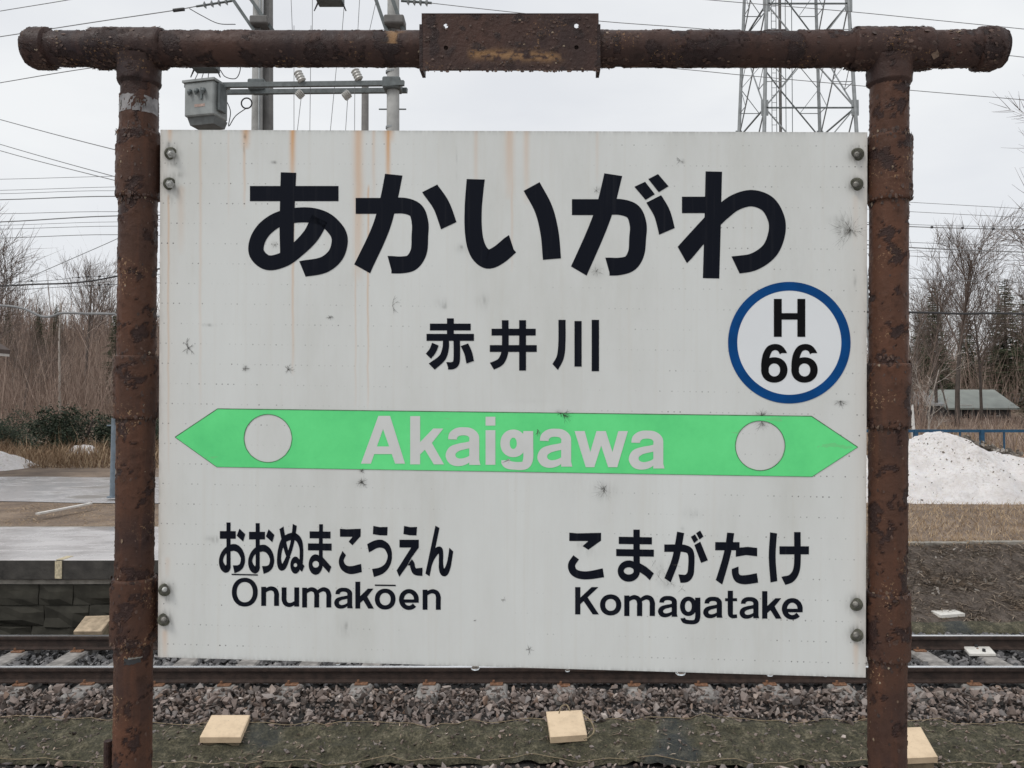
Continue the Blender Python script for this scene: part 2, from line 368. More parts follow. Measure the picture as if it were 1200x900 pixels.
# ------------------------------------------------------------------ THE SIGN
TL = camw((-.60625, 1.36848, .43850)); TR = camw((.59276, 1.32357, .41984)); BL = camw((-.60988, 1.36672, -.47027))
U = (TR-TL).normalized(); W_P = (TR-TL).length
Dn = (BL-TL); H_P = Dn.length; Dn = Dn.normalized()
NRM = U.cross(-Dn).normalized()          # towards the camera?
if NRM.y > 0: NRM = -NRM
def onpanel(px, py, off=0.0):
    r = ray(px, py); P0 = TL + NRM*off
    return CAM + r*((P0-CAM).dot(NRM)/r.dot(NRM))
base_l = (TL+TR)/2; SIGN_LOC = Vector((0, 1.35, PZ))
sign = empty('station_name_sign', SIGN_LOC, 'white station name board in a rusty brown pipe frame with green arrow band', 'station sign')

# panel front grid with stain attributes
GX, GZ = 800, 230
us = np.linspace(0, W_P, GX+1); vs = np.linspace(0, H_P, GZ+1)
UU, VV = np.meshgrid(us, vs); TLn = np.array(TL); Un = np.array(U); Dnn = np.array(Dn); Nn = np.array(NRM)
PW = TLn + UU[..., None]*Un + VV[..., None]*Dnn
rel = PW - np.array(CAM); cy = rel[..., 1]*CP + rel[..., 2]*SP; cz = -rel[..., 1]*SP + rel[..., 2]*CP
PX = 600 + F*rel[..., 0]/cy; PY = 450 - F*cz/cy
rust = np.zeros_like(PX); dirt = np.zeros_like(PX)
wob = np.interp(PY, np.linspace(140, 800, 60), rng.normal(0, .35, 60))
for x, y0, y1, wd, st in [(343, 140, 215, 3.2, .62), (343.5, 200, 440, 1.5, .36), (455.5, 140, 168, 5.5, .75), (455, 140, 225, 2.8, .9), (431.5, 215, 480, 1.1, .38), (417, 225, 480, 1.0, .24),
                          (420, 140, 330, 5.5, .36), (438, 140, 235, 2.2, .2), (288, 140, 176, 4.5, .55), (286.5, 150, 245, 1.6, .3), (235, 150, 480, 1.7, .16), (199, 140, 168, 3.2, .4),
                          (197.5, 225, 560, 1.4, .3), (558, 140, 240, 2.6, .15), (597, 140, 235, 5.5, .26), (600, 150, 320, 1.4, .22), (617, 140, 240, 3.5, .2), (700, 150, 215, 2, .1), (268, 150, 260, 1.3, .1),
                          (212, 215, 300, 5, .14), (196, 650, 680, 4, .15), (1003, 225, 300, 5, .1), (193, 735, 775, 4, .25), (1003, 750, 790, 4, .2)]:
    f = np.clip((PY-y0)/6, 0, 1)*np.clip((y1-PY)/(y1-y0), 0, 1)**.45
    rust = np.maximum(rust, min(.97, st*1.6)*f*np.exp(-((PX-x-wob)/wd)**2*1.1))
fn = rng.normal(0, 1, PX.shape); 
for _ in range(2): fn = (fn + np.roll(fn, 1, 0) + np.roll(fn, 1, 1) + np.roll(fn, -1, 0))/2.2
fn = np.clip(.75 + .28*fn, .1, 1.3)
BOLTS = [(200.5, 180, 0), (199, 215.5, 0), (193.5, 691, 1), (192.5, 726, 2), (1004.5, 181, 2), (1003.5, 216, 2), (1003, 708, 2), (1003.5, 744, 2)]
spots = [(x, y, 9.5, 10, .8) for x, y, k in BOLTS] + [(198, 170, 4, 5, .5), (202, 192, 7, 4, .4), (208, 205, 9, 4, .35), (206, 222, 8, 8, .35), (200, 232, 4, 8, .3), (196, 702, 4, 6, .4),
    (990, 266, 11, 10, .55), (997, 272, 4, 6, .75), (985, 258, 12, 6, .3), (288, 432, 3, 3, .7), (521, 359, 3.5, 3, .55), (519, 355, 8, 6, .2), (567, 352, 3, 6, .4), (566, 353, 9, 10, .15), (708, 573, 4, 3.5, .7), (708, 575, 14, 11, .25),
    (541, 289, 2.2, 2.2, .6), (541, 291, 9, 6, .18), (252, 632, 5, 4, .5), (246, 631, 8, 3, .2), (406, 734, 3, 6, .35), (405, 736, 9, 12, .14), (683, 638, 8, 4, .3), (690, 645, 14, 10, .1),
    (780, 668, 20, 14, .14), (782, 684, 10, 6, .28), (700, 222, 5, 3, .4), (699, 318, 9, 8, .2), (322, 287, 4, 4, .35), (245, 381, 8, 1.6, .35), (321, 190, 3, 1.2, .8), (800, 189, 3, 2, .7),
    (424, 565, 3, 2.6, .8), (423, 552, 3, 1.8, .7), (424, 566, 9, 5, .22), (812, 602, 10, 6, .15), (657, 484, 9, 4, .35), (985, 472, 8, 2.5, .5), (893, 486, 9, 2.5, .45), (893, 497, 6, 3, .4),
    (1002, 330, 2, 10, .3), (980, 350, 5, 1.5, .2), (535, 192, 1, 16, .25), (287, 160, 1.5, 3, .8), (286, 175, 1, 5, .5), (800, 620, 3, 3, .2), (620, 470, 30, 3, .05), (935, 300, 30, 40, .03), (670, 560, 40, 30, .03)]
for x, y, rx, ry, st in spots:
    dirt = np.maximum(dirt, st*np.exp(-(((PX-x)/rx)**2+((PY-y)/ry)**2)*1.3)*fn)
eL = np.minimum(np.minimum(UU, W_P-UU), np.minimum(VV, H_P-VV))
dirt = np.maximum(dirt, .30*np.exp(-eL/.0035)*np.clip(fn, 0, 1)); rust = np.maximum(rust, .13*np.exp(-np.minimum(UU, W_P-UU)/.018))
V = (PW.reshape(-1, 3)); nx = GX+1
ii, jj = np.meshgrid(np.arange(GX), np.arange(GZ)); a = (jj*nx+ii).ravel()
Fc = np.c_[a, a+nx, a+nx+1, a+1]
nf = len(Fc)
# rim and back
bk = [TL+NRM*-.012, TR+NRM*-.012, TL+U*W_P+Dn*H_P+NRM*-.012, TL+Dn*H_P+NRM*-.012]
cidx = [0, GX, GZ*nx+GX, GZ*nx]
V = np.vstack([V, [list(p) for p in bk]]); b0 = nx*(GZ+1)
rim = [[b0+k, b0+(k+1) % 4, cidx[(k+1) % 4], cidx[k]] for k in range(4)] + [[b0+3, b0+2, b0+1, b0]]
# split rim from the front so each side keeps its own material
panel = obj('panel', V, np.vstack([Fc, rim]), [M['panel'], M['panel_edge']], sign)
mi = np.zeros(nf+5, int); mi[nf:] = 1; panel.data.polygons.foreach_set('material_index', mi)
for nm, arr in (('rust', rust), ('dirt', dirt)):
    at_ = panel.data.attributes.new(nm, 'FLOAT', 'POINT'); at_.data.foreach_set('value', np.r_[np.clip(arr, 0, 1).ravel(), np.zeros(4)].astype(np.float32))
pxy = np.zeros((len(V), 3), np.float32); pxy[:nx*(GZ+1), 0] = (UU-W_P/2).ravel(); pxy[:nx*(GZ+1), 1] = (H_P/2-VV).ravel()
at_ = panel.data.attributes.new('panel_xy', 'FLOAT_VECTOR', 'POINT'); at_.data.foreach_set('vector', pxy.ravel())

# ---- lettering: strokes traced on the board -------------------------------------------------
def crom(P, Wd, sub=7):
    P = [np.array(p, float) for p in P]; n = len(P)
    if n == 2: return P, list(Wd)
    out, wo_ = [], []
    for i in range(n-1):
        p0 = P[max(i-1, 0)] if i > 0 else 2*P[0]-P[1]; p1 = P[i]; p2 = P[i+1]; p3 = P[i+2] if i+2 < n else 2*P[-1]-P[-2]
        d1 = np.linalg.norm(p2-p1)
        m1 = (p2-p0)/(np.linalg.norm(p2-p1)+np.linalg.norm(p1-p0)+1e-9)*d1
        m2 = (p3-p1)/(np.linalg.norm(p3-p2)+np.linalg.norm(p2-p1)+1e-9)*d1
        for k in range(sub):
            s = k/sub; s2, s3 = s*s, s*s*s
            out.append((2*s3-3*s2+1)*p1 + (s3-2*s2+s)*m1 + (-2*s3+3*s2)*p2 + (s3-s2)*m2); wo_.append(Wd[i]*(1-s)+Wd[i+1]*s)
    out.append(P[-1]); wo_.append(Wd[-1])
    return out, wo_
def stroke(P, Wd, e0=None, e1=None):
    if not hasattr(Wd, '__len__'): Wd = [Wd]*len(P)
    pts, ws = crom(P, Wd); L, Rr = [], []
    for i, p in enumerate(pts):
        tg = pts[min(i+1, len(pts)-1)] - pts[max(i-1, 0)]; tg = tg/(np.linalg.norm(tg)+1e-9); nn = np.array([-tg[1], tg[0]])
        L.append(p-nn*ws[i]/2); Rr.append(p+nn*ws[i]/2)
    for e, k in ((e0, 0), (e1, -1)):
        if e:
            a_, b_ = np.array(e[0], float), np.array(e[1], float)
            if np.linalg.norm(a_-L[k]) > np.linalg.norm(b_-L[k]): a_, b_ = b_, a_
            L[k], Rr[k] = a_, b_
    n = len(L); return ([*L, *Rr], [(i, i+1, n+i+1, n+i) for i in range(n-1)])
def poly(P):
    tri = geometry.tessellate_polygon([[Vector((p[0], p[1], 0)) for p in P]])
    return ([np.array(p, float) for p in P], [tuple(t_) for t_ in tri])
def ring(c0, r0, c1, r1, n=40, ex=2.0):
    A, B = [], []
    for k in range(n):
        a_ = 2*math.pi*k/n; ca, sa = math.cos(a_), math.sin(a_)
        q = lambda v: math.copysign(abs(v)**(2/ex), v)
        A.append(np.array([c0[0]+r0[0]*q(ca), c0[1]+r0[1]*q(sa)])); B.append(np.array([c1[0]+r1[0]*q(ca), c1[1]+r1[1]*q(sa)]))
    return (A+B, [(k, (k+1) % n, n+(k+1) % n, n+k) for k in range(n)])
def hbar(x0, x1, y0, y1, y0b=None, y1b=None): return poly([(x0, y0), (x1, y0b if y0b is not None else y0), (x1, y1b if y1b is not None else y1), (x0, y1)])
def glyph(name, shapes, tf, mat, off=.0005, step=.00006):
    ox, oy, s = tf; V, Fc = [], []
    for k, (P, f) in enumerate(shapes):
        b = len(V); n = len(P)
        for i, p in enumerate(P): V.append(onpanel(ox+p[0]/s, oy+p[1]/s, off+k*step))
        for q in f:
            q = [b+i for i in q]
            a_, b_, c_ = V[q[0]], V[q[1]], V[q[2]]
            if (b_-a_).cross(c_-a_).dot(NRM) < 0: q = q[::-1]
            Fc.append(q)
    return obj(name, V, Fc, mat, panel)
B1 = (280, 180, 1200/350); B2 = (630, 180, 1200/350); B3 = (480, 350, 5.0); PXT = (0, 0, 1.0)
glyph('character', [hbar(44, 400, 130, 191), stroke([(199, 76), (195, 190), (192, 300), (193, 425)], [62, 60, 58, 54]),
    stroke([(325, 262), (290, 328), (235, 385), (180, 425), (115, 438), (72, 402), (74, 350), (108, 298), (170, 260), (270, 246), (345, 265), (394, 312), (405, 352), (388, 408), (340, 447), (255, 463)],
           [70, 66, 62, 60, 60, 62, 62, 62, 60, 61, 62, 64, 65, 65, 66, 66], e1=((242, 432), (268, 495)))], B1, M['ink'])
glyph('character', [stroke([(469, 210), (600, 210), (668, 210), (712, 230), (728, 280), (727, 330), (722, 395), (695, 437), (655, 447), (607, 446)], [64, 64, 64, 64, 67, 67, 66, 66, 68, 70], e1=((597, 411), (616, 481))),
    stroke([(622, 85), (603, 180), (570, 300), (495, 463)], [70, 69, 70, 72], e0=((587, 81), (657, 88)), e1=((463, 445), (527, 481))), stroke([(766, 140), (812, 206), (843, 289)], 68, e0=((736, 155), (797, 124)), e1=((812, 304), (874, 275)))], B1, M['ink'])
glyph('character', [stroke([(951, 103), (941, 230), (945, 335), (965, 397), (1000, 424), (1042, 408), (1097, 362)], [72, 69, 70, 74, 77, 76, 74], e0=((915, 102), (988, 104)), e1=((1085, 327), (1108, 398))),
    stroke([((623-280)*B1[2], (218.5-180)*B1[2]), ((637-280)*B1[2], (245-180)*B1[2]), ((644-280)*B1[2], (273-180)*B1[2]), ((646.8-280)*B1[2], (303.6-180)*B1[2])], 73)], B1, M['ink'])
glyph('character', [stroke([(138, 215), (270, 215), (335, 215), (384, 234), (404, 285), (402, 340), (396, 400), (372, 440), (330, 453), (282, 454)], [64, 64, 64, 66, 68, 68, 66, 66, 70, 73], e1=((272, 418), (292, 490))),
    stroke([(304, 85), (273, 210), (237, 310), (166, 471)], [72, 71, 71, 72], e0=((268, 79), (340, 90)), e1=((134, 453), (197, 490))), stroke([(467, 182), (500, 240), (520, 312)], 67, e0=((437, 197), (496, 167)), e1=((488, 326), (551, 299))),
    poly([(389, 133), (432, 113), (471, 163), (434, 186)]), poly([(445, 102), (484, 82), (526, 131), (487, 155)])], B2, M['ink'])
glyph('character', [stroke([(708, 72), (703, 290), (697, 501)], 66), hbar(580, 690, 173, 239),
    stroke([(582, 408), (650, 330), (700, 275), (740, 237), (795, 196), (862, 179), (925, 203), (960, 265), (960, 325), (932, 390), (870, 434), (796, 448)], [74, 70, 68, 66, 66, 66, 68, 68, 68, 68, 70, 72], e0=((563, 375), (600, 440)), e1=((779, 413), (812, 482)))], B2, M['ink'])
glyph('character', [hbar(219, 259, 115, 220), hbar(119, 358, 146, 186), hbar(99, 377, 206, 247), stroke([(213, 240), (211, 290), (192, 345), (130, 398)], [35, 38, 42, 50], e1=((112, 380), (147, 416))),
    stroke([(276, 240), (276, 355), (268, 383), (248, 393), (222, 393)], [38, 38, 40, 43, 43], e1=((215, 372), (230, 415))), stroke([(151, 266), (135, 305), (110, 337)], 42, e0=((132, 258), (170, 274)), e1=((95, 322), (125, 352))),
    stroke([(321, 270), (342, 315), (355, 372)], 46, e0=((299, 278), (343, 262)), e1=((333, 380), (378, 364)))], B3, M['ink'])
glyph('character', [hbar(480, 739, 176, 216), hbar(470, 745, 272, 312), stroke([(560, 126), (560, 290), (552, 335), (530, 372), (482, 396)], [39, 39, 41, 44, 46], e1=((470, 375), (494, 416))), hbar(642, 682, 126, 421)], B3, M['ink'])
glyph('character', [stroke([(893, 124), (892, 270), (882, 345), (853, 401)], [42, 42, 43, 46], e1=((838, 384), (869, 418))), hbar(966, 1008, 131, 398), hbar(1067, 1110, 124, 425)], B3, M['ink'])
# small kana, left line
L1 = (250, 605, 1200/140); L2 = (390, 605, 8.0); R1 = (660, 615, 8.0); R2 = (800, 615, 7.5)
for sx, sy in ((0, 0), (293, 7)):
    o_ = [hbar(65, 225, 149, 226), stroke([(152, 62), (152, 300), (152, 480)], 41),
          stroke([(152, 470), (147, 515), (126, 531), (96, 508), (77, 450), (92, 388), (130, 340), (180, 317), (220, 315), (266, 348), (296, 420), (286, 488), (254, 520), (204, 533)], [38, 52, 76, 60, 41, 42, 52, 68, 70, 56, 42, 46, 62, 80], e1=((196, 493), (212, 573))),
          poly([(262, 124), (320, 180), (299, 254), (234, 195)])]
    glyph('character', [([np.array([p[0]+sx, p[1]+sy]) for p in P], f) for P, f in o_], L1, M['ink'])
glyph('character', [stroke([(684, 116), (705, 230), (733, 350), (758, 425)], [44, 42, 38, 34], e0=((662, 130), (705, 102))),
    stroke([(818, 87), (808, 170), (788, 285), (752, 400), (716, 488), (688, 513), (667, 485), (660, 420), (675, 320), (712, 238), (765, 207), (815, 203), (860, 240), (883, 320), (884, 420), (880, 475)], [42, 40, 36, 38, 52, 70, 50, 40, 44, 58, 70, 72, 56, 38, 36, 36], e0=((798, 76), (838, 97))),
    ring((824, 491), (51, 86), (824, 490), (18, 20)), poly([(855, 425), (915, 500), (890, 560), (850, 515)])], L1, M['ink'])
glyph('character', [stroke([(1082, 80), (1079, 300), (1080, 480)], 38), hbar(967, 1177, 151, 221, 154, 223), hbar(950, 1188, 272, 342, 274, 345), ring((1027, 485), (70, 103), (1028, 482), (33, 34)), poly([(1094, 405), (1185, 508), (1162, 570), (1090, 492)])], L1, M['ink'])
glyph('character', [poly([(67, 117), (130, 122), (262, 117), (260, 188), (184, 272), (148, 238), (185, 192), (67, 192)]), stroke([(107, 345), (79, 415), (102, 478), (165, 505), (268, 485)], [46, 45, 60, 75, 77], e0=((90, 325), (123, 365)), e1=((265, 447), (272, 523)))], L2, M['ink'])
glyph('character', [poly([(380, 90), (440, 102), (514, 100), (510, 180), (440, 178), (375, 168)]), stroke([(332, 300), (400, 264), (455, 258), (508, 290), (534, 370), (512, 455), (456, 508), (377, 532)], [78, 75, 75, 58, 40, 48, 66, 78], e0=((325, 262), (338, 338)), e1=((368, 494), (385, 570)))], L2, M['ink'])
glyph('character', [poly([(668, 90), (725, 102), (790, 100), (784, 180), (720, 178), (662, 167)]), hbar(625, 806, 220, 293), poly([(740, 285), (806, 240), (806, 293), (736, 390), (700, 460), (623, 568), (598, 508)]), stroke([(722, 430), (742, 445), (752, 488), (778, 518), (840, 521)], [70, 46, 44, 66, 78])], L2, M['ink'])
glyph('character', [stroke([(981, 99), (888, 550)], 42, e0=((962, 88), (1000, 110)), e1=((868, 537), (907, 563))), stroke([(900, 500), (930, 405), (965, 338), (998, 312), (1014, 350), (1014, 430), (1020, 500), (1045, 529), (1075, 490), (1094, 420), (1111, 312)], [26, 38, 56, 60, 42, 40, 48, 72, 50, 41, 40], e1=((1092, 295), (1130, 330)))], L2, M['ink'])
# small kana, right line
glyph('character', [poly([(57, 73), (130, 80), (355, 75), (355, 148), (236, 234), (182, 200), (235, 152), (57, 152)]), stroke([(121, 305), (79, 375), (96, 438), (155, 469), (240, 473), (377, 450)], [66, 67, 70, 75, 77, 84], e0=((95, 285), (148, 325)), e1=((370, 408), (384, 492)))], R1, M['ink'])
glyph('character', [stroke([(688, 45), (688, 300), (690, 440)], 60), hbar(521, 832, 112, 180, 117, 184), hbar(497, 850, 227, 293, 233, 299), ring((615, 434), (104, 100), (615, 432), (47, 34)), poly([(713, 356), (780, 395), (850, 455), (812, 520), (770, 478), (713, 440)])], R1, M['ink'])
glyph('character', [stroke([(948, 219), (1080, 219), (1132, 221), (1183, 242), (1201, 290), (1200, 400), (1190, 465), (1155, 502), (1090, 505)], [70, 70, 69, 64, 58, 58, 62, 72, 79], e1=((1080, 465), (1100, 544))), stroke([(1101, 71), (1082, 180), (1048, 340), (978, 520)], [67, 66, 66, 70], e0=((1068, 64), (1135, 78)), e1=((948, 500), (1007, 540)))] +
    [poly([(x*8/7.5+1120, y*8/7.5) for x, y in q]) for q in ([(103, 178), (155, 148), (222, 312), (162, 335)], [(72, 106), (108, 84), (137, 132), (101, 161)], [(118, 74), (154, 50), (183, 104), (148, 129)])], R1, M['ink'])
glyph('character', [hbar(286, 500, 152, 224), stroke([(422, 71), (405, 190), (378, 310), (320, 505)], [62, 60, 62, 66], e0=((391, 68), (453, 74)), e1=((290, 485), (347, 525))), poly([(468, 215), (500, 200), (575, 194), (655, 203), (655, 277), (560, 266), (467, 281)]),
    stroke([(461, 379), (466, 438), (492, 474), (550, 483), (658, 467)], [60, 60, 72, 80, 84], e0=((432, 390), (490, 367)), e1=((652, 425), (664, 508)))], R2, M['ink'])
glyph('character', [stroke([(799, 71), (787, 280), (802, 501)], 60, e0=((768, 66), (830, 76)), e1=((772, 507), (832, 495))), hbar(851, 1110, 189, 260), stroke([(1008, 64), (1008, 340), (992, 420), (950, 473), (885, 493)], [57, 57, 60, 70, 78], e1=((868, 458), (902, 528)))], R2, M['ink'])

# latin letters (each drawn to its own box on the board)
def latin(ch, x0, x1, y0, y1, sw):
    Wd, H = x1-x0, y1-y0; X_ = lambda a: x0+a*Wd; Y_ = lambda a: y0+a*H; q = lambda L: [(X_(a), Y_(b)) for a, b in L]
    if ch in 'oO': c = (X_(.5), Y_(.5)); return [ring(c, (Wd/2, H/2), c, (Wd/2-sw, H/2-sw*.88), 48, 2.12)]
    if ch in 'nmu':
        st = [hbar(x0, x0+sw, y0+.02*H, y1)]; segs = [(x0, x1)] if ch != 'm' else [(x0, (x0+x1)/2+sw*.5), ((x0+x1)/2-sw*.5, x1)]
        for a, b in segs:
            xl, xr, yt = a+sw*.55, b-sw/2, y0+sw*.42; xm = xl+(xr-xl)*.53; ry = .27*H
            st.append(stroke([(xl, yt+ry), (xl+(xm-xl)*.25, yt+ry*.42), (xm, yt), (xm+(xr-xm)*.72, yt+ry*.27), (xr, yt+ry), (xr, yt+ry+.2*H), (xr, y1)], [sw*.35, sw*.7, sw*.86, sw*.93, sw, sw, sw]))
        if ch == 'u': st = [([np.array([x0+x1-p[0], y0+y1-p[1]]) for p in P], f) for P, f in st]
        return st
    if ch == 'a':
        xs_ = 1-.62*sw/Wd
        return [stroke(q([(.185, .30), (.22, .19), (.34, .105), (.52, .085), (.70, .115), (xs_-.01, .22), (xs_, .36), (xs_, .6), (xs_, .985)]), [sw*.86, sw*.9, sw*.84, sw*.8, sw*.86, sw*.97, sw, sw, sw], e0=(q([(.07, .30)])[0], q([(.07+sw*.93/Wd, .30)])[0])),
                stroke(q([(xs_, .42), (.60, .465), (.36, .515), (.19, .60), (.135, .735), (.21, .865), (.38, .915), (.58, .875), (.74, .77), (xs_, .62)]), [sw*.7, sw*.66, sw*.72, sw*.9, sw, sw*.92, sw*.76, sw*.66, sw*.45, sw*.3]),
                poly(q([(xs_-.02, .80), (xs_+.5*sw/Wd, .86), (1, .985), (xs_-.06, .985)]))]
    if ch == 'e':
        c = (X_(.5), Y_(.5)); rx, ry = Wd/2-sw/2, H/2-sw*.44; P = []
        for k in range(22):
            a_ = R(-4 + k*(322/21)); P.append((c[0]+rx*math.cos(a_), c[1]-ry*math.sin(a_)))
        ws = [sw*(.86+.14*abs(math.cos(R(-4+k*(322/21))))) for k in range(22)]
        return [stroke(P, ws), hbar(X_(0)+sw*.6, X_(.995), Y_(.5)-sw*.02, Y_(.5)+sw*.66)]
    if ch == 'k': return [hbar(x0, x0+sw, y0, y1), poly(q([(.68, .257), (.98, .257), (.64, .557), (sw/Wd-.01, .80), (sw/Wd-.01, .545)])), poly(q([(.43, .69), (.62, .53), (1, 1), (.70, 1)]))]
    if ch == 'K': return [hbar(x0, x0+sw, y0, y1), poly(q([(.69, 0), (.98, 0), (.22, .625), (.22, .385)])), poly(q([(.36, .52), (.52, .37), (1, 1), (.74, 1)]))]
    if ch == 't': return [stroke(q([(.44, 0), (.44, .78), (.47, .885), (.62, .94), (1, .935)]), [sw, sw, sw*.95, sw*.75, sw*.68]), hbar(x0, x1, Y_(.275), Y_(.385))]
    if ch == 'g':
        yb = Y_(.715); xr = x1-sw/2; c = ((x0+x1-sw*.7)/2, (y0+yb)/2); rx = (x1-sw*.7-x0)/2
        return [ring(c, (rx, (yb-y0)/2), c, (rx-sw*.95, (yb-y0)/2-sw*.82), 40, 2.1), stroke([(xr, Y_(.04)), (xr, Y_(.45)), (xr, Y_(.74)), (xr-.05*Wd, Y_(.875)), (X_(.70), Y_(.935)), (X_(.45), Y_(.938)), (X_(.22), Y_(.90)), (X_(.13), Y_(.80))], [sw, sw, sw, sw*.95, sw*.82, sw*.78, sw*.85, sw*.88], e1=((x0+.03*Wd, Y_(.795)), (x0+.03*Wd+sw*.92, Y_(.795))))]
    if ch == 'w': return [poly(q([(0, 0), (.19, 0), (.37, 1), (.21, 1)])), poly(q([(.21, 1), (.37, 1), (.585, 0), (.41, 0)])), poly(q([(.41, 0), (.585, 0), (.80, 1), (.63, 1)])), poly(q([(.63, 1), (.80, 1), (1, 0), (.82, 0)]))]
    if ch == 'A': return [poly(q([(0, 1), (.225, 1), (.53, .2), (.66, 0), (.395, 0)])), poly(q([(.395, 0), (.66, 0), (1, 1), (.775, 1)])), hbar(X_(.25), X_(.76), Y_(.64), Y_(.80))]
    if ch == 'i': return [hbar(x0, x1, y0, Y_(.185)), hbar(x0, x1, Y_(.28), y1)]
    if ch == 'H': return [hbar(x0, x0+sw, y0, y1), hbar(x1-sw, x1, y0, y1), hbar(x0+sw*.9, x1-sw*.9, Y_(.375), Y_(.545))]
    if ch == '6':
        c = (X_(.5), Y_(.675)); return [ring(c, (Wd/2, H*.325), c, (Wd/2-sw, H*.325-sw*.84), 44, 2.1),
            stroke(q([(.15, .70), (.145, .52), (.20, .30), (.33, .14), (.53, .09), (.72, .13), (.84, .245)]), [sw, sw, sw*.98, sw*.9, sw*.82, sw*.86, sw*.95], e1=((X_(.70), Y_(.245)), (X_(.985), Y_(.245))))]
T1 = (260, 665, 1200/140); T2 = (390, 670, 1200/140); T3 = (660, 680, 8.0); T4 = (800, 685, 8.0); T5 = (410, 475, 6.0); T6 = (590, 480, 6.0); T7 = (840, 320, 1012/180)
for ch, x0, x1, y0, y1, tf in [('O', 100, 360, 103, 393, T1), ('n', 395, 573, 190, 386, T1), ('u', 600, 776, 200, 397, T1), ('m', 806, 1098, 199, 402, T1), ('a', 12, 200, 163, 370, T2), ('k', 226, 412, 100, 370, T2), ('o', 422, 630, 170, 380, T2), ('e', 665, 864, 174, 384, T2), ('n', 902, 1084, 176, 382, T2)]:
    glyph('letter', latin(ch, x0, x1, y0, y1, 49), tf, M['ink'])
glyph('macron', [poly([(98, 63), (361, 69), (361, 82), (98, 76)])], T1, M['ink'], .0007)
glyph('macron', [poly([(422, 128), (632, 131), (632, 145), (422, 142)])], T2, M['ink'], .0007)
for ch, x0, x1, y0, y1, tf in [('K', 112, 335, 64, 320, T3), ('o', 345, 545, 132, 330, T3), ('m', 572, 860, 139, 335, T3), ('a', 888, 1072, 150, 345, T3), ('g', 1095, 1286, 153, 408, T3), ('a', 192, 374, 118, 314, T4), ('t', 398, 510, 58, 313, T4), ('a', 533, 717, 120, 319, T4), ('k', 745, 928, 62, 320, T4), ('e', 930, 1126, 127, 329, T4)]:
    glyph('letter', latin(ch, x0, x1, y0, y1, 49), tf, M['ink'])
# arrow band
BAND = [(205, 512.3), (255, 479), (951, 487.7), (1005.3, 524), (951.8, 558.7), (254, 547.3)]
def circ(cx, cy_, r, n=48): return [(cx+r*math.cos(2*math.pi*k/n), cy_+r*math.sin(2*math.pi*k/n)) for k in range(n)]
cc = [circ(314, 513.7, 28), circ(890.9, 522.3, 29)]
allp = [Vector(p) for p in BAND]; edges = [(k, (k+1) % 6) for k in range(6)]
for c_ in cc:
    b = len(allp); allp += [Vector(p) for p in c_]; edges += [(b+k, b+(k+1) % len(c_)) for k in range(len(c_))]
vo, eo, fo, *_ = geometry.delaunay_2d_cdt(allp, edges, [], 1, 1e-6)
def inside(f):
    m = sum((vo[i] for i in f), Vector((0, 0)))/len(f)
    return all((m-Vector(c)).length > r*.98 for c, r in (((314, 513.7), 28), ((890.9, 522.3), 29)))
glyph('arrow_band', [([np.array(p) for p in vo], [tuple(f) for f in fo if inside(f)])], PXT, M['green'], .0004)
mbp = []
for k in (0, 1, 2):
    a_, b_ = np.array(BAND[k]), np.array(BAND[k+1]); mbp.append(stroke([a_, b_], .9))
mbp.append(ring((314, 513.7), (28.5, 28.5), (314, 513.7), (27.8, 27.8))); mbp.append(ring((890.9, 522.3), (29.5, 29.5), (890.9, 522.3), (28.8, 28.8)))
for k in (3, 4, 5):
    a_, b_ = np.array(BAND[k]), np.array(BAND[(k+1) % 6]); mbp.append(stroke([a_, b_], .5))
glyph('band_edge', mbp, PXT, M['green_edge'], .0006)
for ch, x0, x1, y0, y1, tf in [('A', 78, 388, 74, 410, T5), ('k', 424, 662, 76, 415, T5), ('a', 675, 918, 160, 423, T5), ('i', 954, 1023, 80, 418, T5), ('g', 1058, 1289, 170, 442, T5), ('a', 240, 484, 140, 405, T6), ('w', 500, 875, 151, 405, T6), ('a', 882, 1132, 153, 418, T6)]:
    glyph('letter', latin(ch, x0, x1, y0, y1, 70), tf, M['light_letter'], .0008)
# number emblem
glyph('emblem_disc', [poly(circ(925, 401.6, 63, 96))], PXT, M['emblem_white'], .0004)
glyph('emblem_ring', [ring((925, 401.6), (71.8, 71.3), (925, 401.6), (61, 61), 96)], PXT, M['blue'], .0007)
glyph('letter', latin('H', 376, 583, 170, 420, 52), T7, M['black'], .0009)
for x0 in (292, 491): glyph('digit', latin('6', x0, x0+174, 464, 722, 49), T7, M['black'], .0009)
# cracked-bug stains with thin rays
def star(px, py, n, r0, wd, mat, a0=0, a1=360, branch=.4, name='stain'):
    sh = []
    for k in range(n):
        a_ = R(a0+(a1-a0)*(k+random.uniform(.1, .9))/n); r = r0*random.uniform(.55, 1.1)
        e = (px+r*math.cos(a_), py-r*math.sin(a_)); m_ = ((px+e[0])/2+random.uniform(-.12, .12)*r, (py+e[1])/2+random.uniform(-.12, .12)*r)
        sh.append(stroke([(px, py), m_, e], [wd, wd*.8, wd*.25]))
        if random.random() < branch:
            a2 = a_+random.choice((-.7, .7)); sh.append(stroke([m_, (m_[0]+r*.4*math.cos(a2), m_[1]-r*.4*math.sin(a2))], [wd*.7, wd*.2]))
    glyph(name, sh, PXT, mat, .0011, .00003)
star(220.5, 408, 6, 12, 1.5, M['stain'], branch=.8); star(337.5, 433, 8, 8, 1.0, M['stain'], branch=.7); star(387, 372, 7, 5, 1.2, M['stain']); star(288, 432, 6, 5, 1.2, M['stain'])
star(460, 358, 4, 13, .8, M['stain'], -120, 100, .9); star(424, 565, 12, 8, .9, M['stain']); star(423, 552, 5, 5, 1.2, M['stain'], -60, 60)
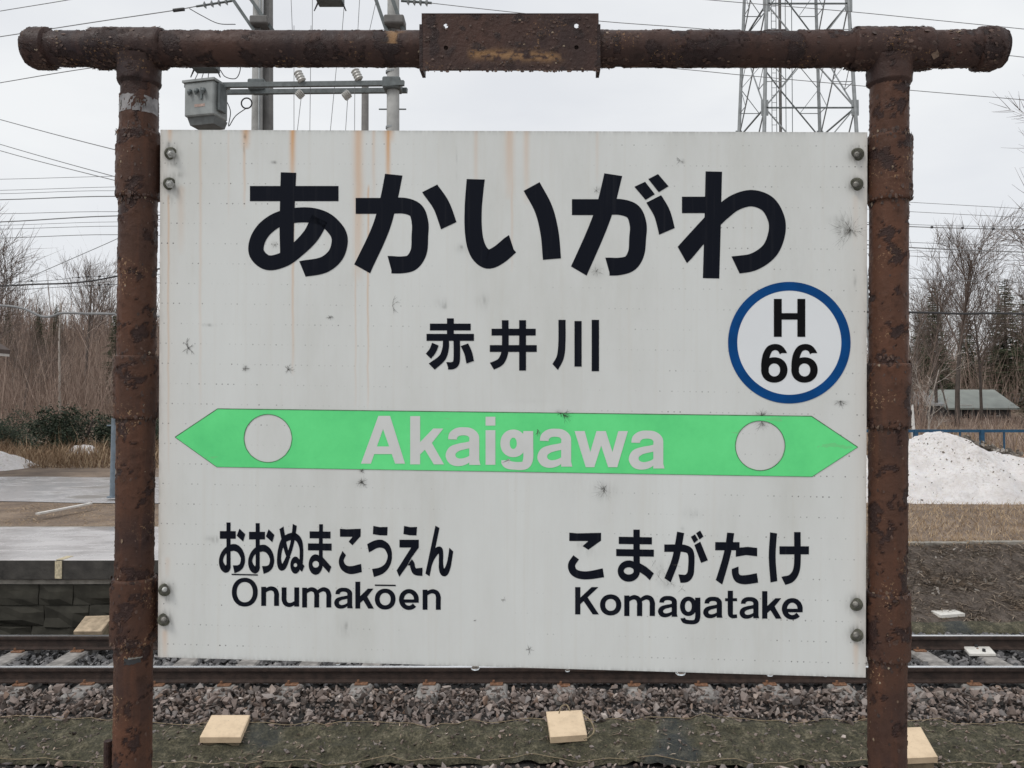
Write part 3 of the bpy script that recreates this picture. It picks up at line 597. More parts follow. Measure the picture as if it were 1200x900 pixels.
star(893, 487, 11, 9, .7, M['stain'], 15, 165, 0); star(893, 494, 14, 14, .7, M['soft_stain'], 200, 340, .1); star(985, 470, 9, 9, .9, M['stain'], 170, 370)
star(660, 486, 12, 12, .8, M['stain'], 270, 400, .3); star(657, 484, 5, 8, 1.2, M['stain'], 150, 360); star(997, 270, 26, 26, .7, M['soft_stain'], 90, 250, .4); star(998, 270, 12, 18, .7, M['soft_stain'], -60, 60)
star(708, 575, 16, 15, .5, M['soft_stain'], 60, 300, .2); star(708, 573, 6, 5, 1, M['stain']); star(620, 761, 8, 7, 1.0, M['stain']); star(590, 703, 6, 5, .9, M['soft_stain']); star(556, 727, 3, 3, 1.0, M['stain'])
star(797, 188, 4, 6, 1.0, M['stain'], 100, 330); star(699, 223, 6, 5, .8, M['stain']); star(699, 318, 10, 9, .7, M['soft_stain']); star(322, 287, 8, 6, .6, M['soft_stain']); star(630, 503, 5, 10, 1.2, M['soft_stain'], 250, 300, .2)
for x_, y_ in ((766, 660), (776, 668), (790, 662), (784, 684), (799, 690), (772, 676)): star(x_, y_, 4, 9, .6, M['soft_stain'], branch=.9)
# water beads under the lower edge
for px, py, r in ((557, 783, 4.2), (665, 786, 2.2), (797.5, 788.6, 4.8), (902, 790.5, 3.4), (396, 778, 2.2), (967, 792, 2)):
    c = onpanel(px, py, -.004); r /= 690; mb = MB(); n = 12
    for i in range(1, 7):
        th = math.pi*i/7
        for k in range(n): mb.v.append((c.x+r*1.3*math.sin(th)*math.cos(2*math.pi*k/n), c.y+r*math.sin(th)*math.sin(2*math.pi*k/n), c.z+r*.62*math.cos(th)))
    for i in range(5):
        for k in range(n): mb.f.append((i*n+k, (i+1)*n+k, (i+1)*n+(k+1) % n, i*n+(k+1) % n))
    mb.f.append(tuple(range(n))); mb.f.append(tuple(range(5*n, 6*n))[::-1])
    mb.build('water_drop', M['water'], panel, True)

# ---- rusty pipes -----------------------------------------------------------------------------
def sstep(x, a, b):
    t_ = min(1, max(0, (x-a)/(b-a))); return t_*t_*(3-2*t_)
def pipe(name, A, B, prof, mat, parent, seed=0., n=84, dl=.0028, amp=1.0, tanfn=None, caps=True, ovality=None):
    """prof: list of (s, radius) along A->B in metres; surface pitted and peeling"""
    A, B = Vector(A), Vector(B); t_ = (B-A).normalized(); Lr = (B-A).length
    ref = Vector((0, -1, 0)); u = (ref - t_*ref.dot(t_)).normalized(); v = t_.cross(u)
    ss = [p[0] for p in prof]; rs = [p[1] for p in prof]
    rows = sorted(set(np.round(np.concatenate([np.arange(ss[0], ss[-1], dl), np.array(ss)]), 5)))
    V, pe, ta = [], [], []
    for s in rows:
        rad = float(np.interp(s, ss, rs)); c = A + t_*s
        for k in range(n):
            a_ = 2*math.pi*k/n; d = u*math.cos(a_)+v*math.sin(a_); p = c + d*rad
            q = p*1.0 + Vector((seed, seed*2, 0))
            n1 = noise.noise(q*24)*1.1 + .5*noise.noise(q*75) + .3*noise.noise(q*190) + .22*noise.noise(q*7); pl = sstep(n1, -.36, -.30)
            n2 = noise.noise(q*170); n3 = noise.noise(q*62+Vector((9, 2, 4)))
            blister = sstep(n3, .28, .5)*.0009
            h = (pl-1)*.0014 + n2*.00016 + blister*.5
            # torn lip at the edge of a peeled patch
            lip = math.exp(-((n1+.24)/.06)**2)*.0011
            V.append(c + d*(rad + (h+lip)*amp)); pe.append(pl); ta.append(tanfn(p) if tanfn else 0.)
    m = len(rows); Fc = [(i*n+k, i*n+(k+1) % n, (i+1)*n+(k+1) % n, (i+1)*n+k) for i in range(m-1) for k in range(n)]
    if caps: Fc += [tuple(range(n))[::-1], tuple(range((m-1)*n, m*n))]
    o = obj(name, [tuple(p) for p in V], Fc, mat, parent, True)
    for nm, arr in (('peel', pe), ('tan', ta)):
        a2 = o.data.attributes.new(nm, 'FLOAT', 'POINT'); a2.data.foreach_set('value', np.array(arr, np.float32))
    return o
def flakes(parent, A, B, rad, cnt, zones=None, seed=1, size=(.0014, .0048), under=False):
    rn = random.Random(seed); A, B = Vector(A), Vector(B); t_ = (B-A).normalized(); L_ = (B-A).length
    u = (Vector((0, -1, 0)) - t_*Vector((0, -1, 0)).dot(t_)).normalized(); v = t_.cross(u); mb = MB()
    for k in range(cnt):
        s = rn.uniform(0, L_)
        if zones and rn.random() < .6:
            z_ = rn.choice(zones); s = rn.gauss(z_, .006)
        s = min(max(s, .002), L_-.002)
        a_ = rn.uniform(0, 2*math.pi)
        d = u*math.cos(a_)+v*math.sin(a_)
        if under and rn.random() < .55:
            d = (Vector((0, 0, -1)) + Vector((0, rn.uniform(-.8, .8), 0))).normalized()
        tg = t_.cross(d).normalized(); r_ = rad(s) if callable(rad) else rad
        sz = (size[0]+(size[1]-size[0])*rn.random()**1.8)*(1 if rn.random() < .93 else 1.8); c = A + t_*s + d*(r_+.0003)
        rot = rn.uniform(0, 6.28); m_ = rn.randint(5, 7); lift = rn.uniform(.1, .85)*sz; la = rn.uniform(0, 6.28)
        P = []
        for q in range(m_):
            b_ = rot + 2*math.pi*q/m_; rr = sz*rn.uniform(.5, 1.15); ex, ey = rr*math.cos(b_), rr*math.sin(b_)*.7
            up = max(0, (ex*math.cos(la)+ey*math.sin(la))/sz)
            P.append(c + t_*ex + tg*ey + d*(up*up*lift - rr*rr/(2*r_)))
        P.append(c + d*.0002); mb.add(P, [(q, (q+1) % m_, m_) for q in range(m_)])
    return tag(mb.build('paint_flakes', M['flake'], parent), kind='stuff')
SC = 690.0                                     # pixels per metre on the board
def pt(px, py, off=0.): return onpanel(px, py, off)
POFF = -.012
def ext_post(ptop, pbot):
    A = pt(*ptop, POFF); B = pt(*pbot, POFF); d = (B-A); k = (PZ-.0 - A.z)/d.z
    return A, A+d*k
def post(ptop, pbot, r, sleeves, sd_, stain=None):
    A, B = ext_post(ptop, pbot); L_ = (B-A).length
    vis = (pt(*pbot, POFF)-A).length; pxl = pbot[1]-ptop[1]
    s_of = lambda py: (py-ptop[1])/pxl*vis
    o = pipe('post', A, B, [(0, r), (L_, r)], M['rust_post'], sign, sd_)
    t_ = (B-A).normalized(); zones = []
    for k, (y0, y1, rr) in enumerate(sleeves):
        a_, b_ = s_of(y0), s_of(y1); zones += [a_, b_]
        sp_ = A + t_*a_; se = A + t_*b_; ln = b_-a_
        pipe('coupling_sleeve', sp_, se, [(0, r*.99), (.0012, rr-.0014), (.0045, rr), (ln-.004, rr), (ln-.001, rr-.001), (ln, r*.99)], M['rust_post'], o, sd_+k+3, caps=False)
        flakes(o, sp_, se, rr, 200, [0.002, ln-.002], int(sd_*10)+k)
    flakes(o, A, A+t_*min(L_, vis+.1), r, 900, zones, int(sd_*7)+1)
    return o, A, t_, s_of
rp = .0302
postL, AL, tL, sL = post((163.5, 70), (155.2, 900), rp*1.035, [(156, 234, .0360), (417, 491, .0356), (676, 753, .0378)], 1.3)
postR, AR, tR, sR = post((1042.3, 70), (1039.4, 900), rp*1.01, [(160, 237, .0358), (426, 502, .0348), (693, 771, .0357)], 4.7)
# bracket tabs behind the board at the bolts
for o_, xs_, ys_ in ((postL, (172, 205), (180, 215.5)), (postL, (165, 199), (691, 726)), (postR, (998, 1032), (181, 216)), (postR, (997, 1030), (708, 744))):
    a_ = pt(xs_[0], sum(ys_)/2, -.0165); b_ = pt(xs_[1], sum(ys_)/2, -.0165)
    MB().bar(a_, b_, .006, (ys_[1]-ys_[0]+22)/SC, up=-Dn).build('bracket_tab', M['rust_post'], o_)
# beam
bA, bB = pt(30, 57.2, POFF), pt(1179, 57.6, POFF); bt = (bB-bA).normalized(); BLn = (bB-bA).length
bs = lambda px: (px-30)/(1179-30)*BLn
rb = .0298
def beam_tan(p):
    rr = p-bA; s = rr.dot(bt); px = 30 + s/BLn*1149
    z_ = rr.z
    v_ = math.exp(-((px-477)/9)**2)*sstep(noise.noise(p*60), -.15, .15) if z_ > -.015 else 0
    return v_
beam = pipe('top_beam', bA + bt*.006, bB - bt*.006, [(0, rb), (BLn-.012, rb)], M['rust_beam'], sign, 8.1, tanfn=beam_tan, amp=1.0)
rc = .0352
pipe('end_cap', bA, bA + bt*bs(63), [(0, .010), (.0015, .020), (.005, .028), (.011, .0328), (.018, rc), (bs(63)-.004, rc), (bs(63), rb*.98)], M['rust_beam'], beam, 9.2)
pipe('end_cap', bB - bt*bs(65), bB, [(0, rb*.98), (.004, rc), (bs(63)-.018, rc), (bs(63)-.011, .0328), (bs(63)-.005, .028), (bs(63)-.0015, .020), (bs(63)+.001, .010)], M['rust_beam'], beam, 10.4)
for x0, x1, sd_ in ((112, 201, 11.), (1003, 1093, 12.5)):
    ln = bs(x1)-bs(x0)
    pipe('tee_fitting', bA+bt*bs(x0), bA+bt*bs(x1), [(0, rb*.98), (.003, .0338), (.008, .0347), (ln-.008, .0347), (ln-.003, .0338), (ln, rb*.98)], M['rust_beam'], beam, sd_, caps=False)
for (A_, t_, s_, sd_) in ((AL, tL, sL, 13.), (AR, tR, sR, 14.)):
    pipe('tee_neck', A_+t_*s_(70), A_+t_*s_(103), [(0, .039), (s_(80)*1., .0357), (s_(98), .0352), (s_(103), rp*.98)], M['rust_beam'], beam, sd_, caps=False)
zn = [bs(x) for x in (63, 112, 201, 492, 704, 1003, 1093, 1147)]
flakes(beam, bA+bt*bs(50), bB-bt*bs(50), rb+.0004, 1500, zn, 77, (.0014, .0052), True)
flakes(beam, bA+bt*bs(46), bA+bt*bs(63), rc, 110, None, 78, (.0014, .005), True); flakes(beam, bA+bt*bs(1147), bA+bt*bs(1162), rc, 110, None, 79, (.0014, .005), True)
flakes(beam, bA+bt*bs(112), bA+bt*bs(200), .0347, 300, None, 80, (.0014, .006), True); flakes(beam, bA+bt*bs(1003), bA+bt*bs(1093), .0347, 300, None, 81, (.0014, .007), True)
# plate on the beam, with four bolt holes
PLO = POFF + .0345
hol = [(522.5, 30.5), (675.5, 30.5), (522.5, 56), (675.5, 55.5)]
def plate_tan(px, py):
    yc = 62 + (px-540)*.045; m_ = math.exp(-((py-yc)/5.5)**2)*sstep(px, 545, 556)*(1-sstep(px, 640, 668))
    return m_*sstep(noise.noise((px*.09, py*.22, 1.)) + .3*noise.noise((px*.4, py*.5, 2.)), -.25, .0)
out_ = [(494, 15.5), (701.5, 15.5), (702, 83), (494.5, 83)]
pp = [Vector(p) for p in out_]; ed = [(k, (k+1) % 4) for k in range(4)]
for c_ in hol:
    b = len(pp); pp += [Vector(p) for p in circ(*c_, 2.7, 16)]; ed += [(b+k, b+(k+1) % 16) for k in range(16)]
for gx in np.arange(496, 701, 2.2):
    for gy in np.arange(17.5, 82, 2.2):
        if all((gx-c_[0])**2+(gy-c_[1])**2 > 20 for c_ in hol): pp.append(Vector((gx+random.uniform(-.4, .4), gy+random.uniform(-.4, .4))))
vo, eo, fo, *_ = geometry.delaunay_2d_cdt(pp, ed, [], 1, 1e-6)
fin = [tuple(f) for f in fo if all((sum((vo[i] for i in f), Vector((0, 0)))/len(f) - Vector(c_)).length > 2.5 for c_ in hol)]
nv = len(vo); Vp, pe, ta = [], [], []
for p in vo:
    n1 = noise.noise((p.x*.06, p.y*.06, 5.)); pl = sstep(n1, -.4, -.25); inn = 1 if (p.x > 496 and p.x < 700 and p.y > 17) else 0
    Vp.append(onpanel(p.x, p.y, PLO + ((pl-1)*.0009 + noise.noise((p.x*.3, p.y*.3, 2.))*.0005)*inn)); pe.append(pl); ta.append(plate_tan(p.x, p.y))
Vb = [onpanel(p.x, p.y, PLO-.004) for p in vo]
Ff = []
for f in fin:
    a_, b_, c_ = (Vp[i] for i in f[:3]); f = f if (b_-a_).cross(c_-a_).dot(NRM) > 0 else f[::-1]
    Ff.append(f); Ff.append(tuple(i+nv for i in f[::-1]))
ec = {}
for f in fin:
    for k in range(len(f)):
        e_ = (f[k], f[(k+1) % len(f)]); ec.setdefault(tuple(sorted(e_)), []).append(e_)
for e_ in ec.values():
    if len(e_) == 1: i, j = e_[0]; Ff.append((j, i, i+nv, j+nv))
plate = obj('name_plate_bracket', [tuple(p) for p in Vp+Vb], Ff, M['rust_beam'], sign)
for nm, arr in (('peel', pe+pe), ('tan', ta+ta)):
    a2 = plate.data.attributes.new(nm, 'FLOAT', 'POINT'); a2.data.foreach_set('value', np.array(arr, np.float32))
for x_ in (495.2, 700.8):
    MB().bar(onpanel(x_, 34, PLO-.0175), onpanel(x_, 86.5, PLO-.0175), .0055, .036, up=NRM).build('side_flange', M['rust_beam'], plate)
mb = MB(); rn = random.Random(5)
for k in range(240):
    px, py = rn.uniform(494, 702), (rn.uniform(80, 84) if rn.random() < .45 else rn.uniform(17, 80)); sz = rn.uniform(.8, 2.6); m_ = 5
    P = [onpanel(px+sz*math.cos(6.28*q/m_)*rn.uniform(.6, 1.1), py+sz*.7*math.sin(6.28*q/m_)*rn.uniform(.6, 1.1), PLO+.0008+rn.uniform(0, .0012)) for q in range(m_)]; mb.add(P, [tuple(range(m_))])
tag(mb.build('paint_flakes', M['flake'], plate), kind='stuff')
# tape band on the left post, black patch for the shaded torn gap, stub pipe
def patch_on(o_, A_, t_, s0, s1, r, a0, a1, mat, name, jag=0., n=16):
    u = (Vector((0, -1, 0)) - t_*Vector((0, -1, 0)).dot(t_)).normalized(); v = t_.cross(u); mb = MB()
    for i in range(n+1):
        a_ = R(a0+(a1-a0)*i/n); d = u*math.cos(a_)+v*math.sin(a_)
        for s in (s0+random.uniform(-jag, jag), s1+random.uniform(-jag, jag)): mb.v.append(tuple(A_+t_*s+d*r))
    mb.f = [(2*i, 2*i+1, 2*i+3, 2*i+2) for i in range(n)]
    return mb.build(name, mat, o_)
patch_on(postL, AL, tL, sL(117), sL(136), rp+.0014, -95, 95, M['tape'], 'tape_band', .0012, 24)
for a_ in (34, -18, -24, -31, -39, -46): patch_on(postL, AL, tL, sL(121+random.uniform(0, 3)), sL(131), rp+.0019, a_, a_+(4 if a_ > 0 else 1.8), M['steel_dark'], 'tape_mark', .0012, 2)
patch_on(postL, AL, tL, sL(765), sL(772), rp+.0016, -46, 2, M['cable'], 'torn_gap_shade', .0022, 9)  # black patch on the surface, painted as the dark inside of the tear
patch_on(postL, AL, tL, sL(763.8), sL(765.6), rp+.0028, -50, -10, M['bolt_grey'], 'torn_lip', .0006, 9)
a_ = pt(126.5, 868, POFF); MB().tube([a_, a_+tL*.9], .0068, 12).build('stub_pipe', M['rust_post'], postL)
# bolts
for px, py, k in BOLTS:
    mk = lambda o0, o1, r0, r1, n=6: MB().tube([pt(px, py, o0), pt(px, py, o1)], [r0/SC, r1/SC], n)
    b_ = mk(.001, .0095, 5.2, 5.0).build('bolt', M['steel'] if k == 0 else M['steel_dark'], sign)
    MB().tube([pt(px, py, .0004), pt(px, py, .002), pt(px, py, .003)], [7.6/SC, 7.4/SC, 6.2/SC], 20).build('washer', M['washer'], b_)
    c_ = (px-.6, py-.2); MB().tube([pt(*c_, .0094), pt(*c_, .0125), pt(*c_, .0135)], [3.1/SC, 2.9/SC, 1.6/SC], 10).build('bolt_tip', M['steel'] if k < 2 else M['bolt_grey'], b_)

# ------------------------------------------------------------------ RAILWAY TRACK
YN, YF = 8.10, 9.17                      # rail head lines
track = empty('railway_track', (0, (YN+YF)/2, -.2), 'single railway track with rusty rails on pale concrete sleepers', 'railway track')
prof = [(-.055, -.15), (.055, -.15), (.055, -.137), (.012, -.122), (.010, -.05), (.033, -.038), (.033, -.008), (.026, 0.), (-.026, 0.), (-.033, -.008), (-.033, -.038), (-.010, -.05), (-.012, -.122), (-.055, -.137)]
for yc in (YN, YF):
    V, Fc, mi = [], [], []; xs_ = np.linspace(-30, 30, 61)
    for x in xs_:
        for a_, z in prof: V.append((x, yc+a_, z))
    n = len(prof)
    for i in range(60):
        for k in range(n):
            Fc.append((i*n+k, i*n+(k+1) % n, (i+1)*n+(k+1) % n, (i+1)*n+k)); mi.append(1 if k == 7 else 0)
    o = obj('rail', V, Fc, [M['rail_side'], M['rail_top']], track); o.data.polygons.foreach_set('material_index', mi)
# sleepers
sx0 = (664-600)/F*7.76; slp = None
for k in range(-15, 15):
    x = sx0 + k*.684
    if slp is None:
        mb = MB().box((x, (YN+YF)/2, -.225), .22, 1.86, .14, bev=.018); slp = mb.build('sleeper', M['sleeper'], track, own=True)
        for yc in (YN, YF):
            for s in (-1, 1):
                m2 = MB().box((x, yc+s*.085, -.146), .13, .06, .018, bev=.004); m2.tube([(x+.03*s, yc+s*.088, -.14), (x+.03*s, yc+s*.088, -.108)], .013, 6)
                m2.build('rail_clip', M['clip'], slp)
        sl_x = x
    else:
        c = copy_tree(slp, track); c.location.x += x - sl_x; c.location.z += random.uniform(-.012, .006); c.rotation_euler.z = random.gauss(0, .012)
# ballast bed core + stones
mb = MB(); secs = [(5.4, -.47), (6.6, -.45), (6.85, -.42), (7.35, -.285), (7.72, -.235), (8.2, -.225), (9.1, -.225), (9.6, -.27), (10.1, -.34), (10.7, -.44)]
V = [(x, y, z) for x in (-40, -14, 14, 40) for y, z in secs]; n = len(secs)
bed = obj('ballast_bed', V, [(i*n+k, (i+1)*n+k, (i+1)*n+k+1, i*n+k+1) for i in range(3) for k in range(n-1)], flat('ballast_gap_shade', (.022, .02, .019), .8, .5, 30, 0, 1.0))  # near-black colour paints the shade in the gaps between stones
tag(bed, 'bed under the crushed stone, coloured near black for shade between stones', 'ballast', kind='structure')
HULL = []
_r = random.Random(9)
for _k in range(14):
    bm = bmesh.new()
    for _q in range(11):
        d_ = Vector((_r.gauss(0, 1), _r.gauss(0, 1), _r.gauss(0, 1))).normalized()*_r.uniform(.75, 1.15); bm.verts.new((d_.x*1.15, d_.y*.9, d_.z*.75))
    bmesh.ops.convex_hull(bm, input=bm.verts[:]); bmesh.ops.delete(bm, geom=[v for v in bm.verts if not v.link_faces], context='VERTS')
    bmesh.ops.triangulate(bm, faces=bm.faces[:]); bm.normal_update(); bm.verts.index_update()
    HULL.append((np.array([v.co[:] for v in bm.verts]), np.array([[v.index for v in f.verts] for f in bm.faces]))); bm.free()
def stones(name, pts, size, mat, seed, flatness=.75):
    rg = np.random.default_rng(seed); VV_, FF_, off = [], [], 0; pick = rg.integers(0, len(HULL), len(pts))
    for h_, (HV, HF) in enumerate(HULL):
        p = pts[pick == h_]; n = len(p)
        if not n: continue
        sc = rg.uniform(.65, 1.35, (n, 3)); sc[:, 2] *= flatness
        P = HV[None]*sc[:, None, :]*(size*np.minimum(rg.lognormal(0, .38, n), 1.75))[:, None, None]
        q = rg.normal(0, 1, (n, 4)); q[:, 1:3] *= .5; q /= np.linalg.norm(q, axis=1)[:, None]
        a_, b_, c_, d_ = q.T
        Rm = np.stack([np.stack([a_*a_+b_*b_-c_*c_-d_*d_, 2*(b_*c_-a_*d_), 2*(b_*d_+a_*c_)], -1), np.stack([2*(b_*c_+a_*d_), a_*a_-b_*b_+c_*c_-d_*d_, 2*(c_*d_-a_*b_)], -1), np.stack([2*(b_*d_-a_*c_), 2*(c_*d_+a_*b_), a_*a_-b_*b_-c_*c_+d_*d_], -1)], 1)
        P = np.einsum('nij,nvj->nvi', Rm, P) + p[:, None, :]
        VV_.append(P.reshape(-1, 3)); FF_.append((HF[None] + (np.arange(n)*len(HV))[:, None, None]).reshape(-1, 3) + off); off += n*len(HV)
    V = np.vstack(VV_); Fc = np.vstack(FF_); me = bpy.data.meshes.new(name)
    me.vertices.add(len(V)); me.vertices.foreach_set('co', V.ravel()); me.loops.add(Fc.size); me.loops.foreach_set('vertex_index', Fc.ravel().astype(np.int32))
    me.polygons.add(len(Fc)); me.polygons.foreach_set('loop_start', np.arange(0, Fc.size, 3, dtype=np.int32)); me.update(calc_edges=True); me.validate()
    me.polygons.foreach_set('use_smooth', [False]*len(me.polygons))
    return link(name, me, mat)
zy = [s_[0] for s_ in secs]; zz = [s_[1] for s_ in secs]
def scatter(x0, x1, y0, y1, sp_, zoff=0., jit=.5):
    gx, gy = np.meshgrid(np.arange(x0, x1, sp_), np.arange(y0, y1, sp_)); gx, gy = gx.ravel(), gy.ravel()
    gx = gx + rng.uniform(-jit, jit, gx.size)*sp_; gy = gy + rng.uniform(-jit, jit, gy.size)*sp_
    return np.c_[gx, gy, np.interp(gy, zy, zz)+zoff+rng.uniform(-.006, .02, gx.size)]
p1 = np.vstack([scatter(-9.5, 9.5, 7.33, 8.05, .052, .0), scatter(-9.5, 9.5, 7.36, 7.97, .066, .042), scatter(-9.5, 9.5, 7.62, 7.93, .062, .082), scatter(-9.5, 9.5, 5.5, 6.80, .055, .0), scatter(-9.5, 9.5, 5.5, 6.78, .085, .03)])
# keep sleepers clear
def clear(p, lo=-.2):
    d = np.abs((p[:, 0]-sx0+.342) % .684 - .342); on = (d < .10) & (p[:, 1] > 7.94) & (p[:, 1] < 9.56)
    rl = np.minimum(np.abs(p[:, 1]-YN), np.abs(p[:, 1]-YF)) < .075
    return p[~(on | rl)]
tag(stones('ballast', clear(p1), .027, M['stone'], 3), 'grey brown crushed stone ballast on the near shoulder of the track', 'ballast', kind='stuff')
p2 = clear(np.vstack([scatter(-9.5, 9.5, 8.05, 9.75, .05, .01), scatter(-9.5, 9.5, 9.75, 10.4, .055, .03)]))
tag(stones('ballast', p2, .034, M['stone_dark'], 4), 'dark wet crushed stone ballast between and beyond the rails', 'ballast', kind='stuff')

# weed control sheet
nxs, nys = 300, 34; V = []
for j in range(nys):
    f = j/(nys-1)
    for i in range(nxs):
        x = -10 + 20*i/(nxs-1)
        y0 = 6.80 + .05*math.sin(x*1.1+1) + .05*noise.noise((x*1.7, 2, 0)); y1 = 7.33 + .03*math.sin(x*.9) + .035*noise.noise((x*2.2, 7, 0))
        if 2.4 > x > .2: y0 -= .03
        y = y0 + (y1-y0)*f
        z = np.interp(y, zy, zz) + .05 + .04*noise.noise((x*2.5, y*4, 1)) + .035*noise.noise((x*6, y*9, 3)) + .018*noise.noise((x*17, y*20, 5)) + .022*math.exp(-((f-.5)/.3)**2)
        if j in (0, nys-1): z -= .03
        V.append((x, y, z))
Fc = [(j*nxs+i, j*nxs+i+1, (j+1)*nxs+i+1, (j+1)*nxs+i) for j in range(nys-1) for i in range(nxs-1)]
sheet = tag(obj('weed_control_sheet', V, Fc, M['sheet'], own=True, smooth=True), 'olive green weed control sheet laid along the foot of the ballast', 'ground sheet')
VA = np.array(V).reshape(nys, nxs, 3)
def swire(name, pts, r, mat, parent=None, n=5, sub=6): 
    P, _ = crom([np.array(p, float) for p in pts], [1]*len(pts), sub); return MB().tube(P, r, n).build(name, mat, parent)
for j, dy in ((nys-2, .0), (1, .0)):
    seg = VA[j]
    if j == 22: seg = np.array([VA[min(nys-2, max(1, int(12+9*math.sin(i*.05)+4*math.sin(i*.17))))][i] for i in range(60, 150)])
    swire('edge_string', [(p[0], p[1]+.02*noise.noise((i*.31, j, 0)), p[2]+.012+.006*noise.noise((i*.7, j, 3))) for i, p in enumerate(seg[::2])], .0034, M['string'], sheet, 4, 2)

_rg = np.random.default_rng(61); _i = _rg.integers(0, nxs, 2600); _j = _rg.integers(1, nys-1, 2600); SHEET_PTS = VA[_j, _i] + np.c_[_rg.uniform(-.03, .03, 2600), _rg.uniform(-.008, .008, 2600), np.full(2600, .006)]
# cream boxes
def lid_box(quad, z0, tilt, th, mats, label, name='cable_marker_box', body=True, group=None):
    """quad: photo pixels of the lid's four corners (back-left, back-right, front-right, front-left) on a gently tilted plane"""
    yc = onz(sum(q[0] for q in quad)/4, sum(q[1] for q in quad)/4, z0).y
    P = []
    for px, py in quad:
        r = ray(px, py); k = (z0 - CZ - tilt*yc)/(r.z - tilt*r.y); P.append(CAM + r*k)
    c = sum(P, Vector())/4; nrm = (P[1]-P[0]).cross(P[3]-P[0]).normalized()
    if nrm.z < 0: nrm = -nrm
    base = Vector((c.x, c.y, c.z-th-.12)); rt = empty(name, base, label, 'marker box', group)
    def slab(Q, d0, d1, inset=1.0, bev=.94):
        Q = [c + (q-c)*inset for q in Q]; top = [c + (q-c)*bev for q in Q]
        return [q - nrm*d1 for q in Q] + [q - nrm*d0 for q in Q] + [q + nrm*(.006-d0) for q in top]
    Fc = [(3, 2, 1, 0), (8, 9, 10, 11)] + [(k, (k+1) % 4, 4+(k+1) % 4, 4+k) for k in range(4)] + [(4+k, 4+(k+1) % 4, 8+(k+1) % 4, 8+k) for k in range(4)]
    obj('lid', slab(P, 0, th), Fc, mats[0], rt)
    if body: obj('body', slab(P, th+.002, th+.13, .88, .98), Fc, mats[1], rt)
    return rt
lid_box([(248, 838), (293, 838), (282, 864), (234, 864)], -.215, .10, .05, (M['cream'], M['cream_side']), 'cream square marker box tilted on the sheet below the left place names')
b2_ = lid_box([(640, 834), (682, 832), (688, 861), (645, 864)], -.215, .10, .055, (M['cream'], M['cream_side']), 'cream square marker box with string tied around it')
lid_box([(1045, 853), (1079, 852), (1099, 887), (1053, 889)], -.215, .12, .05, (M['cream'], M['cream_side']), 'cream square marker box half hidden by the right hand rusty post')
lid_box([(100, 722), (133, 721), (119, 740), (86, 740)], -.03, .30, .045, (M['weathered_lid'], M['cream_side']), 'weathered brown marker box at the foot of the far platform wall')
lid_box([(1091, 716), (1118, 714), (1131, 719), (1103, 721)], -.20, .05, .04, (M['white_plate'], M['cream_side']), 'pale low marker box at the foot of the grass bank')
pl_ = lid_box([(1128, 757), (1159, 757), (1167, 766), (1136, 766)], -.13, .02, .025, (M['white_plate'], M['cream_side']), 'white plate with two dark bolts lying between the rails', 'track_plate', False)
for px, py in ((1144, 758.5), (1153, 763.5)):
    p = onz(px, py, -.125); MB().tube([p, p+Vector((0, 0, .03))], .018, 8).build('bolt', M['cable'], pl_)
a_ = at(683, 842, 6.98); s_ = swire('tie_string', [at(655, 836, 7.2), at(658, 828, 7.25), at(664, 826, 7.3), at(668, 833, 7.2)], .006, M['string'], b2_); s_ = swire('tie_string', [at(684, 838, 7.05), at(693, 846, 6.95), at(696, 857, 6.9), at(690, 864, 6.85), at(684, 866, 6.85)], .007, M['string'], b2_)

# ------------------------------------------------------------------ FAR PLATFORM (left) and grass bank (right)
PX0, PX1, PFY, PBY, PTZ = -40., -2.3, 10.0, 12.62, .70
plat = empty('far_platform', ((PX0+PX1)/2, PFY, -.4), 'wet low stone faced platform across the track', 'platform', kind='structure')
MB().box(((PX0+PX1)/2, (PFY+.66+PBY)/2, .2), PX1-PX0, PBY-PFY-.66, .99, bev=.012).build('platform_surface', M['platform'], plat)
random.seed(21); x = PX1
while x > -16:
    ln = random.uniform(2.6, 2.8)
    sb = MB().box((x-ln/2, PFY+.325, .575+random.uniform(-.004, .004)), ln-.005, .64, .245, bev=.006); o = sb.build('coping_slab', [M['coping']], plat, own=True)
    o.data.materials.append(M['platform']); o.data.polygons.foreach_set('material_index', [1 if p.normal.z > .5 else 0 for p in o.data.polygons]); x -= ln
MB().box(((x+PX0)/2, PFY+.325, .575), x-PX0, .64, .25).build('coping_far', M['coping'], plat)
MB().box(((PX0+PX1)/2, PFY+.38, .41), PX1-PX0, .62, .06).build('mortar_strip', M['mortar'], plat)
MB().box(((PX0+PX1)/2, PFY+.44, -.02), PX1-PX0, .56, .82).build('wall_core', flat('wall_mortar', (.075, .073, .066), .9, .5, 8, 0, .5), plat)
for r_ in range(3):
    x = PX1 - .0; hh = .27
    while x > -12:
        ln = random.uniform(.42, .75); dp = random.uniform(.0, .03)
        bm = bmesh.new(); bmesh.ops.create_cube(bm, size=1); bmesh.ops.subdivide_edges(bm, edges=bm.edges[:], cuts=2, use_grid_fill=True)
        for v in bm.verts:
            c = v.co.copy(); k = .5; e = max(abs(c.x), abs(c.z)); jj_ = noise.noise(c*3+Vector((x*7, r_*5, 1)))*.045
            v.co = Vector((c.x*(ln-.008), c.y*.16 - (.03*(1-e*1.6) if c.y < 0 else 0) + jj_, c.z*(hh-.008)+jj_*.5))
        me = bpy.data.meshes.new('wall_stone'); bm.to_mesh(me); bm.free(); me.materials.append(M['wallstone'])
        o = link('wall_stone', me, None, plat); o.location = Vector((x-ln/2, PFY+.155+dp, .25-hh*r_)) - plat.location; x -= ln
p = at(68.5, 655, PFY-.004)
